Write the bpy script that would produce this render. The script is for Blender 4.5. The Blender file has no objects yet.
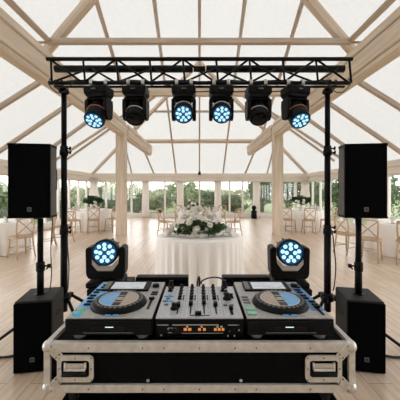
import bpy, bmesh, math, random
from mathutils import Vector, Matrix, Quaternion
random.seed(7)
S = bpy.context.scene
COL = S.collection
R = math.radians
PI = math.pi
EYE = 1.525

# ------------------------------------------------------------------ materials
def nmat(name):
    m = bpy.data.materials.new(name); m.use_nodes = True
    nt = m.node_tree; nt.nodes.clear()
    out = nt.nodes.new('ShaderNodeOutputMaterial')
    return m, nt, out
def N(nt, t, **kw):
    n = nt.nodes.new(t)
    for k, v in kw.items(): setattr(n, k, v)
    return n
def pbr(name, col, rough=.5, metal=0., noise=0., nscale=20., bump=0., bscale=200., spec=.5, trans=None):
    m, nt, out = nmat(name)
    b = N(nt, 'ShaderNodeBsdfPrincipled')
    b.inputs['Base Color'].default_value = (*col, 1)
    b.inputs['Roughness'].default_value = rough
    b.inputs['Metallic'].default_value = metal
    b.inputs['Specular IOR Level'].default_value = spec
    nt.links.new(b.outputs[0], out.inputs[0])
    tc = N(nt, 'ShaderNodeTexCoord')
    if noise:
        nz = N(nt, 'ShaderNodeTexNoise'); nz.inputs['Scale'].default_value = nscale; nz.inputs['Detail'].default_value = 4
        nt.links.new(tc.outputs['Object'], nz.inputs['Vector'])
        rp = N(nt, 'ShaderNodeValToRGB')
        rp.color_ramp.elements[0].position = .3; rp.color_ramp.elements[1].position = .7
        rp.color_ramp.elements[0].color = (*[c*(1-noise) for c in col], 1)
        rp.color_ramp.elements[1].color = (*[min(1, c*(1+noise)) for c in col], 1)
        nt.links.new(nz.outputs['Fac'], rp.inputs['Fac']); nt.links.new(rp.outputs[0], b.inputs['Base Color'])
    if bump:
        n2 = N(nt, 'ShaderNodeTexNoise'); n2.inputs['Scale'].default_value = bscale
        nt.links.new(tc.outputs['Object'], n2.inputs['Vector'])
        bp = N(nt, 'ShaderNodeBump'); bp.inputs['Strength'].default_value = bump; bp.inputs['Distance'].default_value = .01
        nt.links.new(n2.outputs['Fac'], bp.inputs['Height']); nt.links.new(bp.outputs[0], b.inputs['Normal'])
    return m
def wood(name, c1, c2, sx=1.2, sy=26., rough=.6):
    m, nt, out = nmat(name)
    b = N(nt, 'ShaderNodeBsdfPrincipled'); b.inputs['Roughness'].default_value = rough
    b.inputs['Specular IOR Level'].default_value = .3
    tc = N(nt, 'ShaderNodeTexCoord'); mp = N(nt, 'ShaderNodeMapping'); mp.inputs['Scale'].default_value = (sx, sy, sy)
    nz = N(nt, 'ShaderNodeTexNoise'); nz.inputs['Scale'].default_value = 1.; nz.inputs['Detail'].default_value = 5; nz.inputs['Distortion'].default_value = .6
    rp = N(nt, 'ShaderNodeValToRGB'); rp.color_ramp.elements[0].position = .32; rp.color_ramp.elements[1].position = .68
    rp.color_ramp.elements[0].color = (*c1, 1); rp.color_ramp.elements[1].color = (*c2, 1)
    nt.links.new(tc.outputs['Object'], mp.inputs['Vector']); nt.links.new(mp.outputs[0], nz.inputs['Vector'])
    nt.links.new(nz.outputs['Fac'], rp.inputs['Fac']); nt.links.new(rp.outputs[0], b.inputs['Base Color'])
    nt.links.new(b.outputs[0], out.inputs[0])
    return m
def emit(name, col, st):
    m, nt, out = nmat(name); e = N(nt, 'ShaderNodeEmission')
    e.inputs['Color'].default_value = (*col, 1); e.inputs['Strength'].default_value = st
    nt.links.new(e.outputs[0], out.inputs[0]); return m
def floor_mat():
    m, nt, out = nmat('oak_floor')
    b = N(nt, 'ShaderNodeBsdfPrincipled'); b.inputs['Roughness'].default_value = .29; b.inputs['Specular IOR Level'].default_value = .85
    tc = N(nt, 'ShaderNodeTexCoord')
    mp = N(nt, 'ShaderNodeMapping'); mp.inputs['Rotation'].default_value = (0, 0, R(90))
    br = N(nt, 'ShaderNodeTexBrick'); br.offset = .37
    br.inputs['Scale'].default_value = 1.; br.inputs['Brick Width'].default_value = 2.2; br.inputs['Row Height'].default_value = .19
    br.inputs['Mortar Size'].default_value = .0035; br.inputs['Mortar Smooth'].default_value = .2; br.inputs['Bias'].default_value = 0.
    br.inputs['Color1'].default_value = FL1; br.inputs['Color2'].default_value = FL2; br.inputs['Mortar'].default_value = FL3
    nt.links.new(tc.outputs['Object'], mp.inputs['Vector']); nt.links.new(mp.outputs[0], br.inputs['Vector'])
    mg = N(nt, 'ShaderNodeMapping'); mg.inputs['Scale'].default_value = (30, 1.6, 1)
    nz = N(nt, 'ShaderNodeTexNoise'); nz.inputs['Scale'].default_value = 1.; nz.inputs['Detail'].default_value = 6; nz.inputs['Distortion'].default_value = .8
    nt.links.new(tc.outputs['Object'], mg.inputs['Vector']); nt.links.new(mg.outputs[0], nz.inputs['Vector'])
    rp = N(nt, 'ShaderNodeValToRGB'); rp.color_ramp.elements[0].position = .3; rp.color_ramp.elements[1].position = .65
    rp.color_ramp.elements[0].color = (.74, .70, .66, 1); rp.color_ramp.elements[1].color = (1, 1, 1, 1)
    nt.links.new(nz.outputs['Fac'], rp.inputs['Fac'])
    mx = N(nt, 'ShaderNodeMix', data_type='RGBA', blend_type='MULTIPLY'); mx.inputs[0].default_value = 1.
    nt.links.new(br.outputs['Color'], mx.inputs[6]); nt.links.new(rp.outputs[0], mx.inputs[7])
    nt.links.new(mx.outputs[2], b.inputs['Base Color'])
    nt.links.new(b.outputs[0], out.inputs[0])
    return m
FL1 = (.63, .485, .36, 1); FL2 = (.72, .58, .455, 1); FL3 = (.34, .24, .17, 1)
def canvas_mat():
    m, nt, out = nmat('roof_canvas')
    d = N(nt, 'ShaderNodeBsdfDiffuse'); d.inputs[0].default_value = (.88, .87, .85, 1)
    t = N(nt, 'ShaderNodeBsdfTranslucent'); t.inputs[0].default_value = (.93, .905, .865, 1)
    tc = N(nt, 'ShaderNodeTexCoord'); nz = N(nt, 'ShaderNodeTexNoise'); nz.inputs['Scale'].default_value = 14.; nz.inputs['Detail'].default_value = 5
    rp = N(nt, 'ShaderNodeValToRGB'); rp.color_ramp.elements[0].position = .25; rp.color_ramp.elements[1].position = .6
    rp.color_ramp.elements[0].color = (.475, .477, .475, 1); rp.color_ramp.elements[1].color = (.52, .522, .52, 1)
    nt.links.new(tc.outputs['Object'], nz.inputs['Vector']); nt.links.new(nz.outputs['Fac'], rp.inputs['Fac']); nt.links.new(rp.outputs[0], t.inputs[0])
    mx = N(nt, 'ShaderNodeMixShader'); mx.inputs[0].default_value = .72
    nt.links.new(d.outputs[0], mx.inputs[1]); nt.links.new(t.outputs[0], mx.inputs[2]); nt.links.new(mx.outputs[0], out.inputs[0])
    return m
def glass_mat(name, tint=(1, 1, 1), refl=.06):
    m, nt, out = nmat(name)
    t = N(nt, 'ShaderNodeBsdfTransparent'); t.inputs[0].default_value = (*tint, 1)
    g = N(nt, 'ShaderNodeBsdfGlossy'); g.inputs['Roughness'].default_value = .02
    mx = N(nt, 'ShaderNodeMixShader'); mx.inputs[0].default_value = refl
    nt.links.new(t.outputs[0], mx.inputs[1]); nt.links.new(g.outputs[0], mx.inputs[2]); nt.links.new(mx.outputs[0], out.inputs[0])
    return m
def leaf_mat(name, c, var=.35, tr=.35):
    m, nt, out = nmat(name)
    d = N(nt, 'ShaderNodeBsdfDiffuse'); t = N(nt, 'ShaderNodeBsdfTranslucent')
    tc = N(nt, 'ShaderNodeTexCoord'); nz = N(nt, 'ShaderNodeTexNoise'); nz.inputs['Scale'].default_value = 5.; nz.inputs['Detail'].default_value = 6
    rp = N(nt, 'ShaderNodeValToRGB'); rp.color_ramp.elements[0].position = .35; rp.color_ramp.elements[1].position = .65
    rp.color_ramp.elements[0].color = (*[x*(1-var) for x in c], 1); rp.color_ramp.elements[1].color = (*[min(1, x*(1+var)) for x in c], 1)
    nt.links.new(tc.outputs['Object'], nz.inputs['Vector']); nt.links.new(nz.outputs['Fac'], rp.inputs['Fac'])
    nt.links.new(rp.outputs[0], d.inputs[0]); nt.links.new(rp.outputs[0], t.inputs[0])
    mx = N(nt, 'ShaderNodeMixShader'); mx.inputs[0].default_value = tr
    nt.links.new(d.outputs[0], mx.inputs[1]); nt.links.new(t.outputs[0], mx.inputs[2]); nt.links.new(mx.outputs[0], out.inputs[0])
    return m

M = dict(
    floor=floor_mat(), canvas=canvas_mat(), glass=glass_mat('pane_glass'), wine=glass_mat('drinking_glass', (.96, .97, .97), .07),
    glulam=wood('larch_beam', (.57, .455, .355), (.74, .62, .505), .9, 16),
    rafter=wood('larch_rafter', (.42, .335, .265), (.57, .47, .385), 1.2, 22),
    pale=wood('pale_painted_timber', (.76, .68, .60), (.86, .79, .72), 1.2, 14),
    white=pbr('white_frame_paint', (.78, .75, .71), .45),
    chair=wood('limed_oak_chair', (.46, .325, .21), (.60, .44, .30), 3, 30, .55),
    rush=pbr('woven_seat', (.50, .36, .23), .8, 0, .2, 90, .4, 120),
    linen=pbr('white_linen', (.88, .845, .81), .85, 0, .04, 60, .25, 220, .2),
    linen2=leaf_mat('curtain_linen', (.92, .88, .85), .02, .55),
    china=pbr('white_china', (.85, .83, .80), .25),
    blk=pbr('black_plastic', (.0035, .004, .005), .42, 0, .15, 30, .05, 300, .13),
    blk2=pbr('black_painted_steel', (.0035, .004, .005), .42, 0, .2, 25, 0, 200, .13),
    grille=pbr('speaker_grille', (.0016, .002, .0028), .75, 0, .2, 60, .5, 420, .03),
    cab=pbr('speaker_cabinet', (.120, .112, .104), .6, 0, .3, 60, .45, 160, .25),
    cabs=pbr('subwoofer_cabinet', (.020, .020, .020), .6, 0, .3, 60, .45, 160, .2),
    lam=pbr('case_laminate', (.003, .0033, .004), .6, 0, .3, 40, .05, 300, .05),
    alu=pbr('case_aluminium', (.60, .57, .53), .45, .4, .12, 40, .05, 120),
    steel=pbr('zinc_steel', (.60, .58, .55), .33, .85, .12, 60),
    rub=pbr('black_rubber', (.005, .005, .005), .7, spec=.2),
    cable=pbr('black_cable', (.012, .012, .012), .5),
    deck=pbr('player_grey_panel', (.40, .39, .385), .38, .2, .14, 90),
    mix=pbr('mixer_silver_panel', (.47, .47, .51), .36, .25, .08, 70),
    tan=pbr('jog_champagne_plate', (.44, .36, .30), .3, .5),
    blue=pbr('light_blue_reflection_button', (.15, .42, .78), .32, .1, .12, 120),  # painted reflection on jog plates and left side strip; also plain blue buttons
    dblue=pbr('deep_blue_reflection_button', (.06, .20, .42), .35, .1, .3, 60),  # painted reflection on the right player's side strip; also mixer buttons
    green=pbr('green_pad', (.24, .50, .38), .4, 0, .3, 80),
    grey=pbr('grey_emblem', (.16, .16, .155), .45, .3),
    lgrey=pbr('light_grey_bracket', (.50, .475, .45), .42, .4),
    label=pbr('pale_label', (.45, .45, .44), .5),
    orange=emit('orange_readout', (1., .33, .08), .7),
    screen=emit('lit_screen', (.86, .88, .90), .62),
    wave=pbr('screen_trace', (.30, .36, .45), .4),
    lens=pbr('dark_lens', (.003, .0035, .005), .16, spec=.2),
    ledback=emit('blue_led_glow', (.02, .14, .34), .5),
    led=emit('ice_blue_led', (.50, .84, 1.), 1.15),
    ledw=emit('white_blue_led', (.50, .84, 1.), 1.35),
    slot=emit('slot_glint', (.75, .9, 1.), 1.1),  # glint on the player front, imitated by emission
    gring=emit('green_button_ring', (.15, .8, .30), .45), cring=emit('cyan_button_ring', (.15, .62, .75), .5),
    clothb=pbr('black_cloth', (.003, .003, .003), .95, 0, .2, 30, spec=.05),
    petal=leaf_mat('cream_rose', (.86, .81, .70), .05, .4), petal2=leaf_mat('white_bloom', (.90, .885, .84), .04, .4),
    leaf=leaf_mat('foliage_dark', (.050, .085, .042)), leafd=leaf_mat('foliage_deep', (.085, .125, .065)),
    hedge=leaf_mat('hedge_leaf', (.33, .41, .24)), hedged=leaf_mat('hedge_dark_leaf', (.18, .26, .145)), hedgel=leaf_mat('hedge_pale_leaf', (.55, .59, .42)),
    bark=pbr('bark', (.12, .09, .065), .9, 0, .3, 20), lawn=pbr('lawn_green', (.36, .42, .22), .9, 0, .25, 3),
    amber=pbr('copper_trim', (.40, .17, .08), .4, .5),
)

# ------------------------------------------------------------------ helpers
def link(o): COL.objects.link(o); return o
def obj(name, bm, mats, parent=None, loc=(0, 0, 0), kind=None, label=None, mw=None):
    me = bpy.data.meshes.new(name)
    bmesh.ops.recalc_face_normals(bm, faces=bm.faces[:]) if bm.faces else None
    bm.to_mesh(me); bm.free()
    for m in (mats if isinstance(mats, (list, tuple)) else [mats]): me.materials.append(m)
    o = bpy.data.objects.new(name, me); link(o)
    if parent is not None: o.parent = parent
    if mw is not None: o.matrix_local = mw
    else: o.location = loc
    if kind: o['kind'] = kind
    if label: o['label'] = label
    return o
def tag(o, label, cat, group=None, kind=None):
    o['label'] = label; o['category'] = cat
    if group: o['group'] = group
    if kind: o['kind'] = kind
    return o
def thing(name, label, cat, loc=(0, 0, 0), rz=0., group=None):
    o = bpy.data.objects.new(name, None); o.empty_display_size = .1; link(o)
    o.location = loc; o.rotation_euler = (0, 0, rz)
    return tag(o, label, cat, group)
def kids(o): return [c for c in bpy.data.objects if c.parent is o]
def copy_tree(src, loc, rz, label, group=None):
    r = src.copy(); link(r); r.location = loc; r.rotation_euler = (0, 0, rz); r['label'] = label
    if group: r['group'] = group
    for ch in kids(src):
        c = ch.copy(); link(c); c.parent = r
        for g in kids(ch):
            d = g.copy(); link(d); d.parent = c
    return r
def BM(): return bmesh.new()
def box(bm, c, s, bev=0., rot=None, mi=0, seg=2):
    g = bmesh.ops.create_cube(bm, size=1.)
    vs = g['verts']
    bmesh.ops.scale(bm, vec=Vector(s), verts=vs)
    fs = set(f for v in vs for f in v.link_faces)
    if bev:
        es = list(set(e for v in vs for e in v.link_edges))
        r = bmesh.ops.bevel(bm, geom=es, offset=bev, segments=seg, affect='EDGES', profile=.5)
        fs = set(f for f in fs if f.is_valid) | set(r['faces'])
        vs = list(set(v for f in fs for v in f.verts))
    if rot is not None: bmesh.ops.rotate(bm, cent=(0, 0, 0), matrix=rot, verts=vs)
    bmesh.ops.translate(bm, vec=Vector(c), verts=vs)
    for f in fs: f.material_index = mi
    return vs
def frame_of(d, hint=Vector((0, 0, 1))):
    d = Vector(d).normalized()
    if abs(d.dot(hint)) > .98: hint = Vector((0, 1, 0))
    u = hint.cross(d).normalized(); v = d.cross(u).normalized()
    return d, u, v
def tube(bm, pts, r, seg=10, cap=True, mi=0, closed=False):
    """swept circle along a polyline; r may be a list"""
    pts = [Vector(p) for p in pts]; n = len(pts)
    rr = r if isinstance(r, (list, tuple)) else [r]*n
    rings = []; pu = None
    for i, p in enumerate(pts):
        if closed: d = pts[(i+1) % n]-pts[i-1]
        else: d = pts[min(i+1, n-1)]-pts[max(i-1, 0)]
        d.normalize()
        if pu is None: _, u, v = frame_of(d)
        else:
            u = (pu-d*pu.dot(d)).normalized(); v = d.cross(u)
        pu = u
        rings.append([bm.verts.new(p+(u*math.cos(2*PI*k/seg)+v*math.sin(2*PI*k/seg))*rr[i]) for k in range(seg)])
    for i in range(n if closed else n-1):
        a, b = rings[i], rings[(i+1) % n]
        for k in range(seg):
            f = bm.faces.new((a[k], a[(k+1) % seg], b[(k+1) % seg], b[k])); f.smooth = True; f.material_index = mi
    if cap and not closed:
        for rg in (rings[0][::-1], rings[-1]):
            f = bm.faces.new(rg); f.material_index = mi
def lathe(bm, prof, seg=24, mat=None, mi=0, smooth=True, sharp=()):
    """profile [(r,z)] around local z; mat is a 4x4"""
    rings = []
    mat = mat or Matrix()
    for (r, z) in prof:
        if r < 1e-6: rings.append([bm.verts.new(mat @ Vector((0, 0, z)))])
        else: rings.append([bm.verts.new(mat @ Vector((r*math.cos(2*PI*k/seg), r*math.sin(2*PI*k/seg), z))) for k in range(seg)])
    for i in range(len(rings)-1):
        a, b = rings[i], rings[i+1]
        for k in range(seg):
            k2 = (k+1) % seg
            if len(a) == 1 and len(b) == 1: continue
            if len(a) == 1: vs = (a[0], b[k2], b[k])
            elif len(b) == 1: vs = (a[k], a[k2], b[0])
            else: vs = (a[k], a[k2], b[k2], b[k])
            f = bm.faces.new(vs); f.smooth = smooth and i not in sharp; f.material_index = mi
    for rg, rev in ((rings[0], True), (rings[-1], False)):
        if len(rg) > 1:
            f = bm.faces.new(rg[::-1] if rev else rg); f.material_index = mi
def prism(bm, poly, z0, z1, mat=None, mi=0):
    mat = mat or Matrix()
    a = [bm.verts.new(mat @ Vector((x, y, z0))) for x, y in poly]; b = [bm.verts.new(mat @ Vector((x, y, z1))) for x, y in poly]
    n = len(poly); fs = [bm.faces.new(a[::-1]), bm.faces.new(b)]
    for k in range(n): fs.append(bm.faces.new((a[k], a[(k+1) % n], b[(k+1) % n], b[k])))
    for f in fs: f.material_index = mi
def rrect(w, h, r, n=5, cx=0, cy=0):
    out = []
    for sx, sy, a0 in ((1, 1, 0), (-1, 1, 90), (-1, -1, 180), (1, -1, 270)):
        for k in range(n+1):
            a = R(a0+90*k/n); out.append((cx+sx*(w/2-r)+r*math.cos(a), cy+sy*(h/2-r)+r*math.sin(a)))
    return out
def ring_plate(bm, outer, inner, z0, z1, mat=None, mi=0):
    mat = mat or Matrix(); n = len(outer)
    L = [[bm.verts.new(mat @ Vector((x, y, z))) for x, y in p] for p in (outer, inner) for z in (z0, z1)]
    o0, o1, i0, i1 = L
    for k in range(n):
        j = (k+1) % n
        for q in ((o0[k], o0[j], o1[j], o1[k]), (i0[j], i0[k], i1[k], i1[j]), (o1[k], o1[j], i1[j], i1[k]), (o0[j], o0[k], i0[k], i0[j])):
            f = bm.faces.new(q); f.material_index = mi
def zaxis(d, loc=(0, 0, 0), hint=Vector((0, 0, 1))):
    d, u, v = frame_of(d, hint)
    m = Matrix((u, v, d)).transposed().to_4x4(); m.translation = Vector(loc); return m

# ------------------------------------------------------------------ camera
F = 279.
cam = bpy.data.cameras.new('camera'); cam.sensor_width = 36.; cam.sensor_fit = 'HORIZONTAL'; cam.lens = F/400*36
cam.shift_y = -10/400.; cam.shift_x = .5/400.; cam.clip_start = .02; cam.clip_end = 300
co = link(bpy.data.objects.new('camera', cam)); co.location = (0, 0, EYE); co.rotation_euler = (PI/2, 0, 0); S.camera = co

# ------------------------------------------------------------------ the tent
XW, YB, YF, ZE = 6.03, 15.5, -1.6, EYE+.83
SL = (6.61-ZE)/XW; APX = 11.0; ZR = 6.61; BSL = (ZR-ZE)/(YB-APX)
bm = BM(); box(bm, (0, (YB+YF)/2, -.05), (2*XW+.3, YB-YF+.3, .1)); obj('floor', bm, M['floor'], kind='structure')
bm = BM(); UP = .10
v = [bm.verts.new(p) for p in ((-XW-.1, YF, ZE+UP), (-XW-.1, YB+.1, ZE+UP), (0, APX, ZR+UP), (0, YF, ZR+UP), (XW+.1, YF, ZE+UP), (XW+.1, YB+.1, ZE+UP))]
for q in ((0, 1, 2, 3), (3, 2, 5, 4), (2, 1, 5)): bm.faces.new([v[i] for i in q])
tag(obj('ceiling', bm, M['canvas'], kind='structure'), 'translucent white canvas roof stretched over the timber frame', 'ceiling')

def side_pt(px, py):                        # where the sight line meets the side roof slope
    a = abs(px-199.5)/F; h = (190-py)/F; s = -1 if px < 199.5 else 1
    D = (.83+SL*XW)/(h+SL*a); return Vector((s*a*D, D, EYE+h*D))
def back_pt(px, py):                        # and the sloping end of the roof
    h = (190-py)/F; D = (.83+BSL*YB)/(h+BSL); return Vector(((px-199.5)/F*D, D, EYE+h*D))
def timber(name, p, q, w, h, mat, up=(0, 0, 1), bev=.006):
    p, q = Vector(p), Vector(q); L = (q-p).length
    d = (q-p).normalized(); upv = Vector(up); y = upv.cross(d).normalized(); z = d.cross(y)
    mw = Matrix((d, y, z)).transposed().to_4x4(); mw.translation = p
    b = BM(); box(b, (L/2, 0, 0), (L, w, h), bev, seg=1)
    return obj(name, b, mat, kind='structure', mw=mw)
NL = Vector((-SL, 0, 1)).normalized(); NR = Vector((SL, 0, 1)).normalized(); NB = Vector((0, BSL, 1)).normalized()
def mir(px): return 399-px
for m_ in (lambda x: x, mir):
    n = NL if m_(0) == 0 else NR
    S1 = lambda a, b: side_pt(m_(a), b)
    def ext(a, b, k0, k1): a, b = Vector(a), Vector(b); return a+(a-b)*k0, b+(b-a)*k1
    # principal rafter meeting the collar tie
    p, q = ext(S1(50, 47), S1(80, 12), .28, 1.8); timber('rafter', p, q, .15, .15, M['glulam'], n)
    # purlin running along the slope
    p, q = ext(S1(50, 42), S1(8, 0), 0, .8); timber('rafter', p, q, .10, .10, M['rafter'], n)
    for (a, b, c, d_, w, k0, k1) in ((0, 107, 43, 80, .10, .7, .22), (0, 151, 72, 102, .10, .12, .12), (54, 146, 87, 122, .10, .9, .12), (71, 150, 118, 119, .085, .55, .9),
                                     (80, 150, 111, 128, .08, .5, 1.6)):
        p, q = ext(S1(a, b), S1(c, d_), k0, k1); timber('rafter', p, q, w, w, M['rafter'], n)
    # purlins that turn into end rafters at the hip
    a0, a1 = S1(96, 0), S1(135, 129); p, q = ext(a0, a1, .15, 0); timber('rafter', p, q, .075, .075, M['rafter'], n)
    timber('rafter', back_pt(m_(135), 129), back_pt(m_(154), 174), .075, .075, M['rafter'], NB)
    b0, b1 = S1(154, 0), S1(166.5, 97); p, q = ext(b0, b1, .1, 0); timber('rafter', p, q, .075, .075, M['rafter'], n)
    timber('rafter', back_pt(m_(166.5), 97), back_pt(m_(176), 174), .075, .075, M['rafter'], NB)
    timber('rafter', back_pt(m_(124), 143), back_pt(m_(132), 174), .07, .07, M['rafter'], NB)
    # hip rafter
    timber('rafter', Vector((m_(0) and XW-.02 or -XW+.02, YB-.02, ZE)), Vector((0, APX, ZR-.05)), .13, .13, M['glulam'], NB+n)
    s = -1 if m_(0) == 0 else 1
    # main beam in two lengths around its column, each with a cap board
    for (y0, y1, nm) in ((1.2, 9.30, 'beam'), (9.62, 14.4, 'beam')):
        timber(nm, (s*2.575, y0, EYE+1.985), (s*2.575, y1, EYE+1.985), .25, .27, M['glulam'], bev=.014)
        timber('beam', (s*2.575, y0, EYE+1.815), (s*2.575, y1-.01, EYE+1.815), .19, .07, M['glulam'])
        timber('beam', (s*2.575, y0, EYE+2.185), (s*2.575, y1-.02, EYE+2.185), .285, .13, M['glulam'], bev=.014)
    b = BM(); box(b, (0, 0, 0), (EYE+2.20, .36, .30), .012, seg=1)
    obj('column', b, M['glulam'], kind='structure', mw=Matrix.Translation((s*2.645, 9.46, (EYE+2.20)/2)) @ Matrix.Rotation(PI/2, 4, 'Y'))
# collar tie, tie beam, purlins of the sloping end, ridge
pl, pr = side_pt(48, 41.5), side_pt(351, 41.5); timber('beam', pl, pr, .11, .10, M['rafter'])
pl, pr = side_pt(36, 42.5), side_pt(50, 42.5); timber('beam', pl, pr, .05, .04, M['rafter'])
pl, pr = side_pt(363, 42.5), side_pt(349, 42.5); timber('beam', pl, pr, .05, .04, M['rafter'])
timber('beam', (-2.45, 6.9, EYE+2.42), (2.45, 6.9, EYE+2.42), .15, .19, M['glulam'])
for (y, x0, w) in ((141.3, 130, .15), (111.5, 154, .08)):
    timber('beam', back_pt(x0, y), back_pt(399-x0, y), w, w, M['glulam' if w > .1 else 'rafter'], NB)
timber('rafter', (0, YF, ZR-.04), (0, APX, ZR-.04), .09, .10, M['rafter'])
timber('rafter', (0, APX, ZR-.04), (0, YB-.05, ZE+.03), .075, .075, M['rafter'], NB)

bm = BM(); prism(bm, [(-XW-.1, 0), (XW+.1, 0), (XW+.1, ZE+UP), (0, ZR+UP), (-XW-.1, ZE+UP)], -.05, .05, Matrix.Translation((0, -1.6, 0)) @ Matrix.Rotation(PI/2, 4, 'X'))
obj('light_block_front', bm, M['white'], kind='structure')  # unseen wall added behind the camera to cut and bounce light
# eaves boards, window frames, panes
def run(name, p, q, w, h, mat): return timber(name, p, q, w, h, mat)
ZH = EYE+.50                                 # underside of the eaves beam
for nm, p, q in (('trim_back', (-XW, YB, 0), (XW, YB, 0)), ('trim_left', (-XW, YF, 0), (-XW, YB, 0)), ('trim_right', (XW, YF, 0), (XW, YB, 0))):
    p, q = Vector(p), Vector(q)
    b = BM(); L = (q-p).length; d = (q-p).normalized()
    box(b, (L/2, 0, ZH+.11), (L, .20, .22), .01); box(b, (L/2, 0, ZH+.318), (L, .30, .196), .012); box(b, (L/2, 0, .05), (L, .12, .10), .006)
    y = Vector((0, 0, 1)).cross(d); mw = Matrix((d, y, Vector((0, 0, 1)))).transposed().to_4x4(); mw.translation = p
    obj(nm, b, M['pale'], kind='structure', mw=mw)
wn = 0
def window(p, q, wall):
    global wn; wn += 1
    p, q = Vector(p), Vector(q); L = (q-p).length; d = (q-p).normalized(); y = Vector((0, 0, 1)).cross(d)
    mw = Matrix((d, y, Vector((0, 0, 1)))).transposed().to_4x4(); mw.translation = p
    b = BM(); e = .05
    for x in (e/2, L-e/2): box(b, (x, 0, (ZH+.1)/2), (e, .09, ZH-.1), .005)
    for z in (.10+.07, ZH-.03): box(b, (L/2, 0, z), (L-2*e, .08, .14 if z < 1 else .06), .005)
    w = obj('window_%d' % wn, b, M['white'], kind='structure', mw=mw)
    b = BM(); box(b, (L/2, 0, (ZH+.1)/2+.04), (L-2*e, .008, ZH-.36)); obj('pane', b, M['glass'], w)
xs = [-XW, -5.19, -3.78, -2.95, -1.92, -1.05, 0, 1.0, 1.67, 2.4, 3.1, 4.25, 5.35, XW]
for a, b_ in zip(xs[:-1], xs[1:]): window((a, YB, 0), (b_, YB, 0), 'back')
ys = [15.5, 14.85, 13.9, 12.9, 11.9, 10.9, 9.9, 8.9, 7.9, 6.9, 5.9, 4.9, 3.9, 2.9, 1.9]
for a, b_ in zip(ys[:-1], ys[1:]):
    window((-XW, b_, 0), (-XW, a, 0), 'left'); window((XW, b_, 0), (XW, a, 0), 'right')
for k, x in enumerate((-2.95, -1.05, 1.0, 3.1)):
    b = BM(); box(b, (0, 0, 0), (ZH, .12, .10), .01)
    obj('column', b, M['pale'], kind='structure', mw=Matrix.Translation((x, YB-.12, ZH/2)) @ Matrix.Rotation(PI/2, 4, 'Y'))

# curtains: pleated, gathered
def curtain(name, loc, rz, w0, w1, w2, z0, z1, label, n=7, dep=.05, zt=None):
    b = BM(); rows = 16; cols = 8*n; g = []
    for i in range(rows+1):
        t = i/rows; z = z1+(z0-z1)*t
        tz = .42 if zt is None else zt
        w = (w0+(w1-w0)*min(1, t/tz)**1.3) if t < tz else (w1+(w2-w1)*((t-tz)/(1-tz))**.8)
        g.append([b.verts.new(((j/cols-.5)*w, dep*(.6+.4*w/w0)*math.cos(2*PI*n*j/cols+.6*math.sin(i*.35)), z)) for j in range(cols+1)])
    for i in range(rows):
        for j in range(cols):
            f = b.faces.new((g[i][j], g[i][j+1], g[i+1][j+1], g[i+1][j])); f.smooth = True
    r = bmesh.ops.solidify(b, geom=b.faces[:], thickness=.006)
    o = obj(name, b, M['linen2'], loc=loc); o.rotation_euler = (0, 0, rz)
    return tag(o, label, 'curtain')
for (x, lb) in ((-2.95, 'pale linen curtain on the back wall, nearest the wooden post at left'), (-1.05, 'pale linen curtain on the back wall just left of the flower arrangement'),
                (1.0, 'pale linen curtain on the back wall just right of the flower arrangement'), (3.1, 'pale linen curtain beside the small black bin')):
    curtain('curtain', (x, YB-.30, 0), 0, .40, .36, .44, .03, ZH-.01, lb, 5, .03)
curtain('curtain', (-XW+.34, YB-.42, 0), R(45), .50, .42, .58, EYE-.36, ZH+.12, 'short white swag curtain hanging in the left far corner', 6, .04, .5)
curtain('curtain', (XW-.34, YB-.42, 0), R(-45), .50, .42, .58, EYE-.36, ZH+.12, 'short white swag curtain hanging in the right far corner', 6, .04, .5)

# ------------------------------------------------------------------ garden
bm = BM(); box(bm, (0, 30, -.16), (120, 90, .1)); obj('lawn', bm, M['lawn'], kind='structure')
def leaves(bm, c, rad, n, size, flat=0., rng=random):
    c = Vector(c); cl = [(Vector((rng.gauss(0, 1), rng.gauss(0, 1), rng.gauss(0, 1))).normalized()*rng.uniform(.45, .95), rng.uniform(.2, .42)) for _ in range(26)]
    for _ in range(n):
        d, rr = rng.choice(cl)
        u = Vector((rng.gauss(0, 1), rng.gauss(0, 1), rng.gauss(0, 1))).normalized()
        p = d*(1-rr*.5)+u*rr*rng.uniform(.6, 1.)
        if p.length > 1.08: p *= 1.08/p.length
        p = c+Vector((p.x*rad[0], p.y*rad[1], p.z*rad[2]))
        nrm = (u+Vector((rng.uniform(-.7, .7), rng.uniform(-.7, .7), rng.uniform(-.3, .9)))).normalized()
        _, a, b_ = frame_of(nrm); th = rng.uniform(0, 6.28); a, b_ = a*math.cos(th)+b_*math.sin(th), b_*math.cos(th)-a*math.sin(th)
        s = size*rng.uniform(.6, 1.3)
        bm.faces.new([bm.verts.new(p+a*s*x+b_*s*y) for x, y in ((-1, 0), (-.2, -.45), (1, 0), (-.2, .45))])
def bush(name, x, y, w, h, mat, label, cat, n=2600, size=.09, z0=.0):
    t = thing(name, label, cat, (x, y, -.11))
    b = BM(); lumps = [(0, 0, h*.5, w*.5, w*.45, h*.52)] + [(random.uniform(-.32, .32)*w, random.uniform(-.25, .1)*w, h*random.uniform(.35, .72), w*.3, w*.3, h*.32) for _ in range(4)]
    for (a, c, z, rx, ry, rz) in lumps: leaves(b, (a, c, z), (rx, ry, rz), n//5, size)
    obj('foliage', b, mat, t)
    b = BM(); tube(b, [(0, 0, 0), (.03, 0, h*.3), (0, .04, h*.6)], [w*.05, w*.04, w*.02], 8)
    for k in range(4): tube(b, [(.0, 0, h*.25), (random.uniform(-.3, .3)*w, random.uniform(-.2, .2)*w, h*.6)], [w*.03, w*.012], 6)
    b2 = BM(); b2.free()
    obj('trunk', b, M['bark'], t)
    return t
def gx(px, D): return (px-199.5)/F*D
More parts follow.
